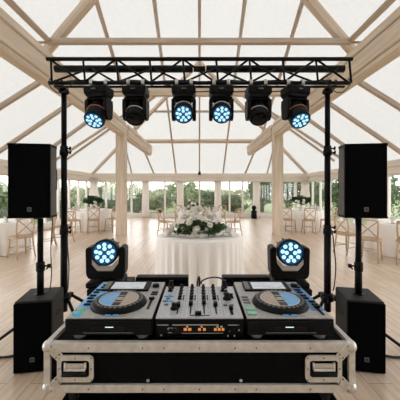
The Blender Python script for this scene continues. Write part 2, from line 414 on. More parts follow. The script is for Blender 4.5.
B = [('shrub', 120, 19.5, 2.6, 1.45, 'hedged', 'dark rounded shrub outside, left of the left wooden post', 'shrub'),
     ('shrub', 138, 19.0, 1.7, 1.35, 'hedged', 'dark rounded shrub on the lawn just right of the left wooden post', 'shrub'),
     ('shrub', 160, 19.8, 2.2, 1.40, 'hedge', 'mid green shrub outside behind the flower arrangement, on its left', 'shrub'),
     ('shrub', 188, 19.2, 2.4, 1.75, 'hedge', 'tall green shrub outside directly behind the flower arrangement', 'shrub'),
     ('shrub', 208, 18.8, 1.9, 1.70, 'hedged', 'dark green shrub outside between the two centre curtains', 'shrub'),
     ('shrub', 236, 19.6, 2.5, 1.45, 'hedged', 'dark shrub outside, left of the small black bin', 'shrub'),
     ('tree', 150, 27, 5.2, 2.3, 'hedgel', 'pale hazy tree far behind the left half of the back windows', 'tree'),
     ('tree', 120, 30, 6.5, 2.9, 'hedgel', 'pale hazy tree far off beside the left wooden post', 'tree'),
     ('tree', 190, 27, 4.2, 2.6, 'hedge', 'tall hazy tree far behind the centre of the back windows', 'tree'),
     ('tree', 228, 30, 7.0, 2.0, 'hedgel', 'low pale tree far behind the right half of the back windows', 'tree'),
     ('tree', 262, 21, 3.2, 2.75, 'hedged', 'dark leafy tree outside, just left of the right wooden post', 'tree'),
     ('tree', 288, 20, 3.6, 2.9, 'hedged', 'dark leafy tree outside, just right of the right wooden post', 'tree'),
     ('tree', 318, 21, 3.8, 2.9, 'hedged', 'dark leafy tree outside the right far corner', 'tree'),
     ('tree', 98, 23, 3.6, 2.1, 'hedge', 'green tree outside the left far corner', 'tree'),
     ('shrub', 103, 19.3, 1.8, 1.2, 'hedged', 'dark low shrub outside the left far corner', 'shrub')]
for (nm, px, D, w, h, mt, lb, ct) in B:
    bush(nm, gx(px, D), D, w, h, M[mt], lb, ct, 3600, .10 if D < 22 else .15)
# garden beyond the side windows
for (nm, x, y, w, h, mt, lb, ct) in (('tree', -9.6, 11.0, 3.2, 2.0, 'hedge', 'green tree outside the left side windows, at the edge of the picture', 'tree'),
        ('tree', -9.4, 14.6, 3.2, 2.2, 'hedge', 'green tree outside the left side windows, next to the left speaker', 'tree'),
        ('tree', -8.9, 18.4, 3.0, 2.2, 'hedgel', 'light green tree outside the left side windows near the corner', 'tree'),
        ('shrub', -8.0, 15.5, 2.0, 1.2, 'hedged', 'dark low shrub outside the left side windows', 'shrub'),
        ('shrub', -8.0, 10.8, 2.0, 1.1, 'hedged', 'dark low shrub outside behind the left speaker', 'shrub'),
        ('tree', 9.3, 10.6, 3.4, 2.9, 'hedged', 'dark tree outside the right side windows, at the edge of the picture', 'tree'),
        ('tree', 9.2, 14.4, 3.4, 2.9, 'hedged', 'dark tree outside the right side windows beside the right speaker', 'tree'),
        ('tree', 8.8, 17.8, 3.0, 2.9, 'hedged', 'dark tree outside the right side windows near the corner', 'tree')):
    bush(nm, x, y, w, h, M[mt], lb, ct, 3600, .10)

# ------------------------------------------------------------------ tablecloths
def cloth(x, y, r, label, folds=26, seed=1, top=.75, mat='linen'):
    rng = random.Random(seed); b = BM(); n = folds*8
    ph = [rng.uniform(0, 6.28) for _ in range(4)]
    def ringv(rad, z, amp):
        vs = []
        for k in range(n):
            a = 2*PI*k/n
            f = math.cos(folds*a+1.1*math.sin(3*a+ph[0])+.8*math.sin(5*a+ph[1]))
            q = rad+amp*f*(.75+.35*math.sin(4*a+ph[2]))
            vs.append(b.verts.new((q*math.cos(a), q*math.sin(a), z)))
        return vs
    rings = [ringv(r*.4, top, 0), ringv(r*.8, top, 0), ringv(r-.02, top, 0), ringv(r, top-.008, 0), ringv(r+.008, top-.03, .001)]
    for i in range(1, 9):
        t = i/8; rings.append(ringv(r+.012+.004*t, (top-.03)*(1-t)+.008*t, .006+.045*t**.8))
    c = b.verts.new((0, 0, top))
    for k in range(n): b.faces.new((c, rings[0][k], rings[0][(k+1) % n])).smooth = True
    for a_, b_ in zip(rings[:-1], rings[1:]):
        for k in range(n): b.faces.new((a_[k], b_[k], b_[(k+1) % n], a_[(k+1) % n])).smooth = True
    o = obj('tablecloth', b, M[mat], loc=(x, y, 0)); return tag(o, label, 'tablecloth')
T = dict(c=(0, 4.9, .725), b=(0, 10.15, .75), ln=(-5.15, 6.9, .78), rn=(5.0, 6.75, .80), lf=(-4.25, 10.95, .80), rf=(4.0, 10.95, .80))
cloth(*T['c'], 'long pleated white tablecloth on the round table with the flower arrangement', 30, 3)
cloth(*T['b'], 'white tablecloth on the round table right behind the flower arrangement', 20, 4)
cloth(*T['ln'], 'white tablecloth on the round table cut off by the left picture edge', 24, 5)
cloth(*T['rn'], 'white tablecloth on the round table behind the right speaker pole', 24, 6)
cloth(*T['lf'], 'white tablecloth on the far round table in the left corner', 22, 7)
cloth(*T['rf'], 'white tablecloth on the far round table in the right corner', 22, 8)

# ------------------------------------------------------------------ chairs
def make_chair(label):
    t = thing('cross_back_chair', label, 'chair')
    b = BM(); prism(b, rrect(.42, .41, .10, 6), .445, .475); obj('seat', b, M['chair'], t)
    b = BM(); prism(b, rrect(.36, .35, .09, 6), .4752, .485); obj('seat_pad', b, M['rush'], t)
    for s in (-1, 1):
        b = BM(); tube(b, [(s*.165, -.155, .447), (s*.18, -.175, .2), (s*.195, -.195, 0)], [.021, .018, .013], 8); obj('leg', b, M['chair'], t)
        b = BM(); tube(b, [(s*.17, .165, .447), (s*.18, .20, .2), (s*.19, .25, 0)], [.021, .018, .013], 8); obj('leg', b, M['chair'], t)
    b = BM()
    for s in (-1, 1):
        tube(b, [(s*.165, .17, .47), (s*.178, .185, .62), (s*.185, .215, .78), (s*.18, .245, .885)], [.020, .018, .017, .016], 8)
    tube(b, [(-.185, .245, .875), (-.10, .268, .895), (0, .275, .90), (.10, .268, .895), (.185, .245, .875)], [.020]*5, 8)
    tube(b, [(-.170, .175, .52), (0, .195, .525), (.170, .175, .52)], [.014]*3, 8)
    br = obj('backrest', b, M['chair'], t)
    b = BM()
    for s in (-1, 1):
        tube(b, [(s*-.168, .18, .53), (s*-.06, .215+.006*s, .65), (s*.07, .245+.006*s, .77), (s*.172, .243, .86)], [.013]*4, 8)
    obj('cross_brace', b, M['chair'], br)
    for (p, q) in (((-.18, -.175, .22), (.18, -.175, .22)), ((-.18, .195, .25), (.18, .195, .25)), ((-.182, -.17, .17), (-.182, .20, .17)), ((.182, -.17, .17), (.182, .20, .17))):
        b = BM(); tube(b, [p, q], .010, 7); obj('stretcher', b, M['chair'], t)
    return t
chair0 = None
def chair(x, y, tgt, label, turn=0.):
    global chair0
    rz = math.atan2(tgt[1]-y, tgt[0]-x)+PI/2+turn          # local -y faces the table
    if chair0 is None:
        chair0 = make_chair(label); chair0.location = (x, y, 0); chair0.rotation_euler = (0, 0, rz); chair0['group'] = 'cross-back dining chairs'; return chair0
    return copy_tree(chair0, (x, y, 0), rz, label, 'cross-back dining chairs')
chair(-4.06, 6.35, T['ln'], 'wooden cross-back chair below the left hanging speaker, left of its pole', R(-6))
chair(-4.15, 7.55, T['ln'], 'wooden cross-back chair seen just right of the left speaker pole')
chair(-4.00, 8.15, (-5.4, 8.6), 'wooden cross-back chair between the left speaker pole and the left truss stand')
chair(-4.42, 9.75, T['lf'], 'wooden cross-back chair at the left far table, next to the left truss stand', R(6))
chair(-3.75, 9.85, T['lf'], 'wooden cross-back chair at the left far table below the green centrepiece')
chair(-3.22, 10.3, T['lf'], 'wooden cross-back chair at the left far table, half behind the left wooden post')
chair(3.70, 6.05, (4.35, 7.4), 'wooden cross-back chair under the right speaker, just right of its pole', R(-16))
chair(3.58, 6.75, (4.9, 7.3), 'wooden cross-back chair under the right speaker, just left of its pole')
chair(4.32, 5.78, T['rn'], 'wooden cross-back chair cut off by the right picture edge')
chair(3.18, 9.95, T['rf'], 'wooden cross-back chair at the right far table, next to the right wooden post')
chair(3.83, 9.80, T['rf'], 'wooden cross-back chair at the right far table, below the green centrepiece')
chair(4.58, 9.95, T['rf'], 'wooden cross-back chair at the right far table, beside the right truss stand')
chair(-1.12, 9.35, (-.1, 9.7), 'wooden cross-back chair behind the round table, left of the flowers', R(20))
chair(1.12, 9.35, (.1, 9.7), 'wooden cross-back chair behind the round table, right of the flowers', R(-20))
chair(-.72, 11.15, T['b'], 'wooden chair at the back of the table behind the flowers, on the left')
chair(.78, 11.15, T['b'], 'wooden chair at the back of the table behind the flowers, on the right')

# ------------------------------------------------------------------ flowers
def rose(r, seed):
    rng = random.Random(seed); b = BM()
    for lay, (cnt, tilt, rr) in enumerate(((3, 80, .35), (5, 62, .62), (6, 38, .9), (7, 14, 1.05))):
        for k in range(cnt):
            a = 2*PI*k/cnt+lay*.5+rng.uniform(-.15, .15); rows = []
            for i in range(5):
                t = i/4; row = []
                for j in range(5):
                    u = (j/4-.5)*1.25*math.sin(PI*min(.98, .25+.6*t))
                    ti = R(tilt)+.35*(1-t)
                    rad = rr*r*(.15+.75*t*math.cos(ti)+.1); z = r*(.9*t*math.sin(ti)+.05-.12*lay)-.25*r*abs(u)*t
                    row.append(b.verts.new((rad*math.cos(a+u*.95), rad*math.sin(a+u*.95), z)))
                rows.append(row)
            for i in range(4):
                for j in range(4): b.faces.new((rows[i][j], rows[i][j+1], rows[i+1][j+1], rows[i+1][j])).smooth = True
    lathe(b, [(0, -.35*r), (.45*r, -.2*r), (.5*r, .15*r), (.3*r, .55*r), (0, .7*r)], 10)
    me = bpy.data.meshes.new('rose'); b.to_mesh(me); b.free(); return me
rose_me = [rose(.05, k) for k in range(3)]
def blooms(t, spots, mat_a, mat_b):
    for k, (p, s) in enumerate(spots):
        o = bpy.data.objects.new('rose', rose_me_m[(k % 3, k % 2)]); link(o); o.parent = t
        d = Vector(p)-Vector((0, 0, .08)); q = Vector((0, 0, 1)).rotation_difference(d.normalized())
        o.location = p; o.rotation_mode = 'QUATERNION'; o.rotation_quaternion = q @ Quaternion((0, 0, 1), random.uniform(0, 6)); o.scale = (s, s, s)
rose_me_m = {}
for k in range(3):
    for c, mm in ((0, 'petal'), (1, 'petal2')):
        me = rose_me[k].copy(); me.name = 'rose'; me.materials.append(M[mm]); rose_me_m[(k, c)] = me
rng = random.Random(21)
fl = thing('flower_arrangement', 'large arrangement of cream roses and dark greenery on the pleated centre tablecloth', 'flowers', (-.02, 4.66, .752)); fl.scale = (1.12, 1.05, 1.0)
b = BM(); lathe(b, [(.10, 0), (.15, .02), (.17, .10), (.155, .12), (.0, .11)], 24); obj('bowl', b, M['china'], fl)
b = BM()
for k in range(9): leaves(b, (rng.uniform(-.30, .30), rng.uniform(-.18, .06), rng.uniform(.07, .2)), (.16, .13, .07), 150, .036, rng=rng)
leaves(b, (0, -.02, .17), (.27, .22, .15), 750, .036, rng=rng)
for k in range(16):                                             # trailing sprays
    a = rng.uniform(PI*.95, PI*2.05); L = rng.uniform(.26, .38)
    for j in range(9):
        tt = j/8; c = Vector((L*tt*math.cos(a), .7*L*tt*math.sin(a), .12+.05*math.sin(tt*3)-.10*tt*tt))
        for s in (-1, 1):
            dd = Vector((math.cos(a+s*1.), math.sin(a+s*1.), .25)); sd = Vector((-dd.y, dd.x, 0)).normalized()*.011; e = dd*.042
            b.faces.new([b.verts.new(c+x) for x in (Vector((0, 0, 0)), e*.5+sd, e, e*.5-sd)])
obj('greenery', b, M['leafd'], fl)
sp = []
for k in range(38):
    a = rng.uniform(0, 2*PI); e = rng.uniform(.05, 1.45)
    x, y, z = .30*math.cos(a)*math.cos(e), .20*math.sin(a)*math.cos(e), .12+.37*math.sin(e)
    if z > .30: x *= 1.15
    sp.append(((x, y, z), rng.uniform(.5, .95)*(.75 if z < .2 else 1.)))
for k in range(26):
    a = rng.uniform(0, 2*PI); q = rng.uniform(0, 1)**.5
    sp.append(((.22*q*math.cos(a), .16*q*math.sin(a)-.02, .46-.16*q*q+rng.uniform(-.04, .03)), rng.uniform(.7, 1.0)))
sp += [((-.03, -.22, .16), 1.15), ((.17, -.19, .22), 1.05), ((-.13, -.21, .26), 1.1), ((.03, -.20, .34), 1.0), ((-.22, -.15, .15), .8), ((.05, -.21, .04), .7), ((-.07, -.22, .045), .7)]
blooms(fl, sp, 'petal', 'petal2')
def centrepiece(x, y, label, seed, gs=1.):
    rg = random.Random(seed); t = thing('centrepiece', label, 'centrepiece', (x, y, .752))
    b = BM(); lathe(b, [(.07, 0), (.075, .02), (.05, .10), (.06, .20), (.05, .20), (.0, .12)], 16); obj('vase', b, M['china'], t)
    b = BM(); leaves(b, (0, 0, .38 if gs == 1 else .25), (.42*gs, .34*gs, .20*gs), int(1300*gs*gs), .055, rng=rg); obj('greenery', b, M['leaf'], t)
    global rng
    spots = [((rg.uniform(-.3, .3), rg.uniform(-.33, -.15), rg.uniform(.14, .42)), 1.1) for _ in range(7)]
    blooms(t, spots, 0, 0)
centrepiece(-4.22, 10.9, 'dark green centrepiece with white blooms on the left far table', 4)
centrepiece(3.98, 10.9, 'dark green centrepiece with white blooms on the right far table', 9)
centrepiece(-.15, 10.1, 'white flower centrepiece on the table behind the big arrangement', 12, .35)

# table settings
def glass_mesh():
    b = BM(); lathe(b, [(.033, 0), (.033, .003), (.005, .008), (.004, .09), (.02, .105), (.036, .14), (.037, .17), (.031, .215), (.030, .215), (.035, .17), (.034, .142), (.018, .11), (0, .10)], 14)
    me = bpy.data.meshes.new('wine_glass'); b.to_mesh(me); b.free(); me.materials.append(M['wine']); return me
def plate_mesh():
    b = BM(); lathe(b, [(.08, 0), (.09, .003), (.135, .015), (.135, .018), (.088, .007), (0, .006)], 28)
    me = bpy.data.meshes.new('plate'); b.to_mesh(me); b.free(); me.materials.append(M['china']); return me
def napkin_mesh():
    b = BM(); n = 20; g = []
    rows = ((0, .045), (.03, .05), (.07, .03), (.11, .055), (.16, .075))
    for z, r in rows: g.append([b.verts.new((r*(1+.25*math.cos(5*2*PI*k/n))*math.cos(2*PI*k/n), r*(1+.25*math.cos(5*2*PI*k/n))*math.sin(2*PI*k/n), z*(1+.12*math.cos(2*2*PI*k/n)))) for k in range(n)])
    for a_, c_ in zip(g[:-1], g[1:]):
        for k in range(n): b.faces.new((a_[k], a_[(k+1) % n], c_[(k+1) % n], c_[k])).smooth = True
    b.faces.new(g[0][::-1]); bmesh.ops.solidify(b, geom=b.faces[:], thickness=.004)
    me = bpy.data.meshes.new('napkin'); b.to_mesh(me); b.free(); me.materials.append(M['linen']); return me
ME = dict(wine_glass=glass_mesh(), plate=plate_mesh(), napkin=napkin_mesh())
def put(kind, x, y, z, label, group):
    o = link(bpy.data.objects.new(kind, ME[kind])); o.location = (x, y, z); o.rotation_euler = (0, 0, x*7+y*3)
    return tag(o, label, kind.replace('_', ' '), group)
TN = dict(c=('the centre table with the flower arrangement', (-158, -22, 25, 155)), b=('the table behind the flowers', (-150, -115, -65, -30, 20, 160)),
          ln=('the left edge table', (-115, -70, -25, 20, 65)), rn=('the table behind the right speaker pole', (-150, -110, -70, 160)),
          lf=('the left far table', (-150, -115, -80, -45, -10, 170)), rf=('the right far table', (-150, -115, -80, -45, -10, 170)))
for k, (nm, angs) in TN.items():
    x, y, r = T[k]
    for a in angs:
        a1 = R(a); q = r-.17
        put('plate', x+q*math.cos(a1), y+q*math.sin(a1), .7515, 'white china plate laid on ' + nm, 'plates on ' + nm)
        nk = put('napkin', x+q*math.cos(a1), y+q*math.sin(a1), .759, 'folded white napkin standing on a plate on ' + nm, 'napkins on ' + nm); nk.scale = (.7, .7, .8)
        a2 = a1+R(17); q2 = r-.27
        put('wine_glass', x+q2*math.cos(a2), y+q2*math.sin(a2), .7515, 'clear stemmed wine glass on ' + nm, 'wine glasses on ' + nm)

# small black bin and sensor by the back wall
t = thing('bin', 'small black bin with a domed lid by the back wall', 'bin', (2.90, 14.85, 0))
b = BM(); lathe(b, [(.13, 0), (.15, .01), (.15, .42), (.145, .43)], 20); obj('body', b, M['blk'], t)
b = BM(); lathe(b, [(.08, .43), (.08, .50), (.12, .52), (.13, .58), (.10, .66), (.04, .70), (0, .705)], 20); obj('lid', b, M['blk'], t)
t = thing('sensor', 'tiny black sensor box above the centre of the back wall', 'sensor', (0, YB-.25, EYE+.90))
b = BM(); box(b, (0, 0, 0), (.14, .10, .16), .02); obj('housing', b, M['blk'], t)
b = BM(); box(b, (0, .0, .10), (.04, .04, .08)); obj('bracket', b, M['blk'], t)

# ------------------------------------------------------------------ speakers
def emblem(parent, x, y, z, s, n=(0, -1, 0)):
    m = zaxis(n, (x, y, z)); b = BM()
    prism(b, rrect(s, s*1.05, s*.12, 3), 0, .0025, m); e = obj('emblem', b, M['grey'], parent, label='small grey square emblem')
    b = BM()
    for sx in (-1, 1):
        for sy in (-1, 1):
            ring_plate(b, [(sx*s*.15+s*.18*math.cos(2*PI*k/14), sy*s*.15+s*.18*math.sin(2*PI*k/14)) for k in range(14)],
                       [(sx*s*.15+s*.10*math.cos(2*PI*k/14), sy*s*.15+s*.10*math.sin(2*PI*k/14)) for k in range(14)], .0025, .004, m)
    obj('ring_mark', b, M['blk'], e)
def top_speaker(s):
    """s=-1 left, 1 right; local x along the front, local y to the rear; origin below the cabinet centre"""
    side = 'left' if s < 0 else 'right'
    zb, zt = EYE-.238, EYE+.3925
    h = zt-zb
    ox = 0 if s < 0 else -.033
    fl_, fr_ = Vector((s*1.603+ox, 2.33)), Vector((s*1.272+ox, 2.377))      # outer and inner front corners
    ang = math.atan2(fr_.y-fl_.y, fr_.x-fl_.x) if s < 0 else math.atan2(fl_.y-fr_.y, fl_.x-fr_.x)
    c = (fl_+fr_)/2
    t = thing('loudspeaker', 'black loudspeaker on the %s pole, above its subwoofer' % side, 'loudspeaker', (c.x, c.y, zb), ang)
    w = (fr_-fl_).length
    b = BM(); pol = [(-w/2, .012), (w/2, .012), (w/2, .15), (w/2-.075, .35), (-w/2+.075, .35), (-w/2, .15)]
    prism(b, pol, .012, h-.012)
    es = [e for e in b.edges]; bmesh.ops.bevel(b, geom=es, offset=.010, segments=2, affect='EDGES')
    # top and bottom caps
    obj('cabinet', b, M['cab'], t)
    b = BM(); box(b, (0, .006, h/2), (w-.006, .03, h-.012), .008); obj('grille', b, M['grille'], t)
    b = BM(); prism(b, [(-w/2-.003, -.004), (w/2+.003, -.004), (w/2+.003, .15), (w/2-.073, .352), (-w/2+.073, .352), (-w/2-.003, .15)], h-.016, h); obj('top_cap', b, M['blk'], t)
    b = BM(); prism(b, [(-w/2-.003, -.004), (w/2+.003, -.004), (w/2+.003, .15), (w/2-.073, .352), (-w/2+.073, .352), (-w/2-.003, .15)], 0, .016); obj('bottom_cap', b, M['blk'], t)
    for sx in (-1, 1):                                              # moulded pocket handles on the tapering sides
        nrm = Vector((sx*.2, .075, 0)).normalized(); m = zaxis(nrm, (sx*(w/2-.0385), .255, h*.53))
        b = BM(); ring_plate(b, rrect(.085, .19, .03), rrect(.06, .165, .022), 0, .006, m); hd = obj('handle', b, M['blk2'], t)
        b = BM(); prism(b, rrect(.06, .165, .022), -.0, .002, m); obj('recess', b, M['rub'], hd)
        b = BM(); prism(b, rrect(.06, .022, .008, 3), .001, .008, m); obj('grip', b, M['grey'], hd)
    emblem(t, -.0 if s > 0 else .005, -.0085, .075, .034)
    b = BM(); lathe(b, [(.035, -.022), (.035, 0), (.028, .0)], 20, Matrix.Translation((0, .17, 0))); obj('pole_socket', b, M['blk'], t)
    return t
def sub(s):
    side = 'left' if s < 0 else 'right'
    fl_, fr_ = Vector((s*1.536, 2.295)), Vector((s*1.247, 2.350))
    ang = math.atan2(fr_.y-fl_.y, fr_.x-fl_.x) if s < 0 else math.atan2(fl_.y-fr_.y, fl_.x-fr_.x)
    c = (fl_+fr_)/2; w = (fr_-fl_).length; h = .593; d = .36
    t = thing('subwoofer', 'black subwoofer on the floor at the %s, carrying the speaker pole' % side, 'subwoofer', (c.x, c.y, 0), ang)
    b = BM(); box(b, (0, d/2+.01, h/2+.006), (w, d-.02, h-.012), .012); obj('cabinet', b, M['cabs'], t)
    b = BM(); box(b, (0, .007, h/2), (w-.006, .022, h-.020), .006); obj('grille', b, M['grille'], t)
    for sx in (-1, 1):
        for y in (.04, d-.04):
            b = BM(); lathe(b, [(.018, 0), (.018, .008), (.015, .008)], 14, Matrix.Translation((sx*(w/2-.035), y, 0))); obj('foot', b, M['rub'], t)
    emblem(t, .0, -.0045, .115, .036)
    b = BM(); lathe(b, [(.045, h-.006), (.045, h+.003), (.025, h+.004)], 20, Matrix.Translation((0, .18, 0))); obj('pole_cup', b, M['blk'], t)
    for sx in (-1, 1):
        m = zaxis((sx, 0, 0), (sx*w/2, d/2, h*.72)); b = BM(); ring_plate(b, rrect(.10, .045, .018), rrect(.08, .028, .012), 0, .003, m); obj('handle', b, M['blk2'], t)
    # pole: a thing of its own, standing in the cup
    px = t.matrix_basis @ Vector((0, .18, 0))
    p = thing('speaker_pole', 'black telescopic pole between the %s subwoofer and its loudspeaker' % side, 'speaker pole', (px.x, px.y, h+.0045), ang)
    z1 = EYE-.238-.024-h
    b = BM(); tube(b, [(0, 0, 0), (0, 0, .27)], .0285, 18); obj('lower_tube', b, M['blk2'], p)
    b = BM(); tube(b, [(0, 0, .27), (0, 0, z1)], .0240, 18); obj('upper_tube', b, M['blk2'], p)
    b = BM(); lathe(b, [(.031, .20), (.036, .205), (.036, .275), (.030, .285)], 18); cl = obj('clamp', b, M['blk'], p)
    b = BM(); k = 1 if s < 0 else -1
    tube(b, [(k*.03, 0, .245), (k*.06, 0, .245)], .008, 10); tube(b, [(k*.06, 0, .245), (k*.085, 0, .245)], .019, 12); tube(b, [(k*.05, 0, .215), (k*.06, 0, .23)], .007, 8)
    obj('knob', b, M['blk'], cl)
    return t
for s in (-1, 1): top_speaker(s); sub(s)

# ------------------------------------------------------------------ truss and stands
TY = 2.68; TS = 2.68/2.5
ZT, ZB2 = EYE+1.258, EYE+1.028
tr = thing('lighting_truss', 'black lattice truss spanning the two lighting stands', 'truss', (0, TY, ZB2))
H = ZT-ZB2; XL = 1.468
for nm, y, z, r, x0 in (('chord', 0, 0, .0185, XL-.02), ('chord', 0, H, .0185, XL), ):
    b = BM(); tube(b, [(-x0, y, z), (x0, y, z)], r, 12); obj(nm, b, M['blk2'], tr)
b = BM(); tube(b, [(-XL+.02, .11, H*.02), (XL-.02, .11, H*.02)], .012, 10); obj('chord', b, M['blk2'], tr)
b = BM()
for (x0, x1) in ((-1.50, -.07), (-.06, .06), (.07, 1.50)): tube(b, [(x0, .22, H*1.0), (x1, .22, H*1.0)], .036 if abs(x0) > .06 else .03, 16)
obj('cross_tube', b, M['blk2'], tr, label='thick black tube behind the lattice')
nb = 9; xs_ = [-XL+.03+(2*XL-.06)*k/nb for k in range(nb+1)]
for k, x in enumerate(xs_):
    b = BM(); tube(b, [(x+(.01 if k == 0 else 0), 0, H), (x+.02, 0, 0)], .0105, 8); obj('upright_brace', b, M['blk2'], tr)
for k, (a, c) in enumerate(zip(xs_[:-1], xs_[1:])):
    b = BM(); tube(b, [(a, 0, H), (c, 0, 0)] if k % 2 == 0 else [(a, 0, 0), (c, 0, H)], .0105, 8); obj('diagonal_brace', b, M['blk2'], tr)
    b = BM(); tube(b, [(a, 0, 0), (c, .20, H)] if k % 2 == 0 else [(a, .20, H), (c, 0, 0)], .010, 8); obj('diagonal_brace', b, M['blk2'], tr)
for s in (-1, 1):
    side = 'left' if s < 0 else 'right'
    x = -1.35 if s < 0 else 1.275; y = 2.78
    t = thing('lighting_stand', 'tall black tripod stand holding up the %s end of the truss' % side, 'lighting stand', (x, y, 0))
    zc = .44
    b = BM(); tube(b, [(0, 0, zc-.12), (0, 0, EYE-.37)], .033, 18); obj('lower_tube', b, M['blk2'], t)
    b = BM(); tube(b, [(0, 0, EYE-.37), (0, 0, EYE+.42)], .0285, 18); obj('middle_tube', b, M['blk2'], t)
    b = BM(); tube(b, [(0, 0, EYE+.42), (0, 0, ZB2-.045)], .0255, 18); obj('upper_tube', b, M['blk2'], t)
    for z in (EYE-.385, EYE+.40):
        b = BM(); lathe(b, [(.034, z-.06), (.041, z-.055), (.041, z-.005), (.036, z), (.036, z+.035), (.030, z+.04)], 18); cl = obj('clamp', b, M['blk'], t)
        for dz, L in ((-.03, .06), (.012, .055)):
            b = BM(); k = 1
            tube(b, [(k*.03, -.01, z+dz), (k*(.035+L*.55), -.012, z+dz)], .007, 8); tube(b, [(k*(.035+L*.5), -.012, z+dz-.016), (k*(.035+L*.62), -.012, z+dz+.018)], .010, 8)
            obj('knob', b, M['blk'], cl)
    b = BM(); lathe(b, [(.036, zc-.02), (.062, zc-.01), (.066, zc+.02), (.058, zc+.05), (.037, zc+.06)], 18)
    for k in range(3):
        a = R(90+120*k)+.35*s; box(b, (.07*math.cos(a), .07*math.sin(a), zc+.015), (.06, .05, .05), .006, Matrix.Rotation(a, 3, 'Z'))
    obj('collar', b, M['blk'], t)
    b = BM(); lathe(b, [(.034, .14), (.045, .145), (.045, .19), (.034, .20)], 16); obj('lower_collar', b, M['blk'], t)
    base = PI if s < 0 else 0.
    for k, da in enumerate((.18*(-1 if s > 0 else 1), 2.2*s, -2.45*s)):
        a = base+da; L = .60 if k else .68; u = Vector((math.cos(a), math.sin(a), 0))
        b = BM(); tube(b, [u*.085+Vector((0, 0, zc+.01)), u*L+Vector((0, 0, .018))], .0155, 10); lg = obj('leg', b, M['blk2'], t)
        b = BM(); tube(b, [u*(L-.015)+Vector((0, 0, .022)), u*(L+.02)+Vector((0, 0, .020))], .020, 10); obj('rubber_foot', b, M['rub'], lg)
        b = BM(); tube(b, [u*.04+Vector((0, 0, .165)), u*(.085+(L-.085)*.52)+Vector((0, 0, zc*.50))], .011, 8); obj('brace', b, M['blk2'], t)
    b = BM(); lathe(b, [(.03, ZB2-.075), (.05, ZB2-.06), (.05, ZB2-.045), (.02, ZB2-.04)], 16)
    box(b, (0, -.05, ZB2-.034), (.09, .13, .016), .004)
    for xx in (-.03, .03):
        tube(b, [(xx, -.10+.027*math.cos(aa), ZB2+.027*math.sin(aa)) for aa in [R(-100+15*q) for q in range(20)]], .006, 6)
    obj('truss_adapter', b, M['blk'], t)

# ------------------------------------------------------------------ cables
def cable(pts, label, r=.007, name='cable'):
    pts = [Vector(p) for p in pts]; out = []
    for i in range(len(pts)-1):
        p0, p1, p2, p3 = pts[max(i-1, 0)], pts[i], pts[i+1], pts[min(i+2, len(pts)-1)]
        for k in range(8):
            t = k/8; out.append(.5*((2*p1)+(p2-p0)*t+(2*p0-5*p1+4*p2-p3)*t*t+(3*p1-p0-3*p2+p3)*t**3))
    out.append(pts[-1]); b = BM(); tube(b, out, r, 8)
    return tag(obj(name, b, M['cable']), label, 'cable')
for s in (-1, 1):
    side = 'left' if s < 0 else 'right'; sx_ = -1.35 if s < 0 else 1.275
    cable([(s*1.41, 2.64, ZB2+.03), (s*1.42, 2.63, ZB2-.03), (s*1.34, 2.62, ZB2-.11), (s*1.26, 2.63, ZB2-.09), (s*1.19, 2.64, ZB2+.0), (s*1.16, 2.65, ZB2+.03)],
          'thin black cable looped under the %s end of the truss' % side, .0045)
    cable([(sx_+.042, 2.765, EYE-.40), (sx_+.05, 2.75, EYE-.55), (sx_+.065, 2.745, EYE-.75), (sx_+.055, 2.75, EYE-.93), (sx_+.045, 2.76, .53)],
          'thin black cable hanging down the %s lighting stand' % side, .0055)
    cable([(s*1.375, 2.60, EYE-.225), (s*1.36, 2.58, EYE-.30), (s*1.365, 2.56, EYE-.55), (s*1.352, 2.55, EYE-.75), (s*1.372, 2.56, EYE-.915), (s*1.40, 2.60, .603)] if s < 0 else
          [(1.46, 2.62, EYE-.245), (1.462, 2.60, EYE-.40), (1.455, 2.60, EYE-.62), (1.46, 2.62, .603)],
          'thin grey-black cable dropping beside the %s speaker pole' % side, .0045)
    cable([(s*1.50, 2.74, .015), (s*1.70, 2.55, .012), (s*1.85, 2.52, .012), (s*2.05, 2.50, .012), (s*2.3, 2.62, .012)], 'black cable lying on the floor beside the %s subwoofer' % side, .011)
hx = [gx(p, TY) for p in (99, 136, 184, 221, 258, 295)]
pts = []
for a, c in zip(hx[:-1], hx[1:]):
    pts += [(a+.05, TY+.06, ZB2-.05), ((a+c)/2-.03, TY+.07, ZB2+.02 if c-a > .4 else ZB2-.06)]
pts += [(hx[-1]+.06, TY+.06, ZB2-.04)]
cable(pts, 'black cable sagging along the truss between the hanging lights', .006)
pts = [(-1.28+2.56*k/16, TY+.03, ZB2+.028+.008*math.sin(k*2.1)) for k in range(17)]
cable(pts, 'black cable lying along the bottom bar of the truss', .009)

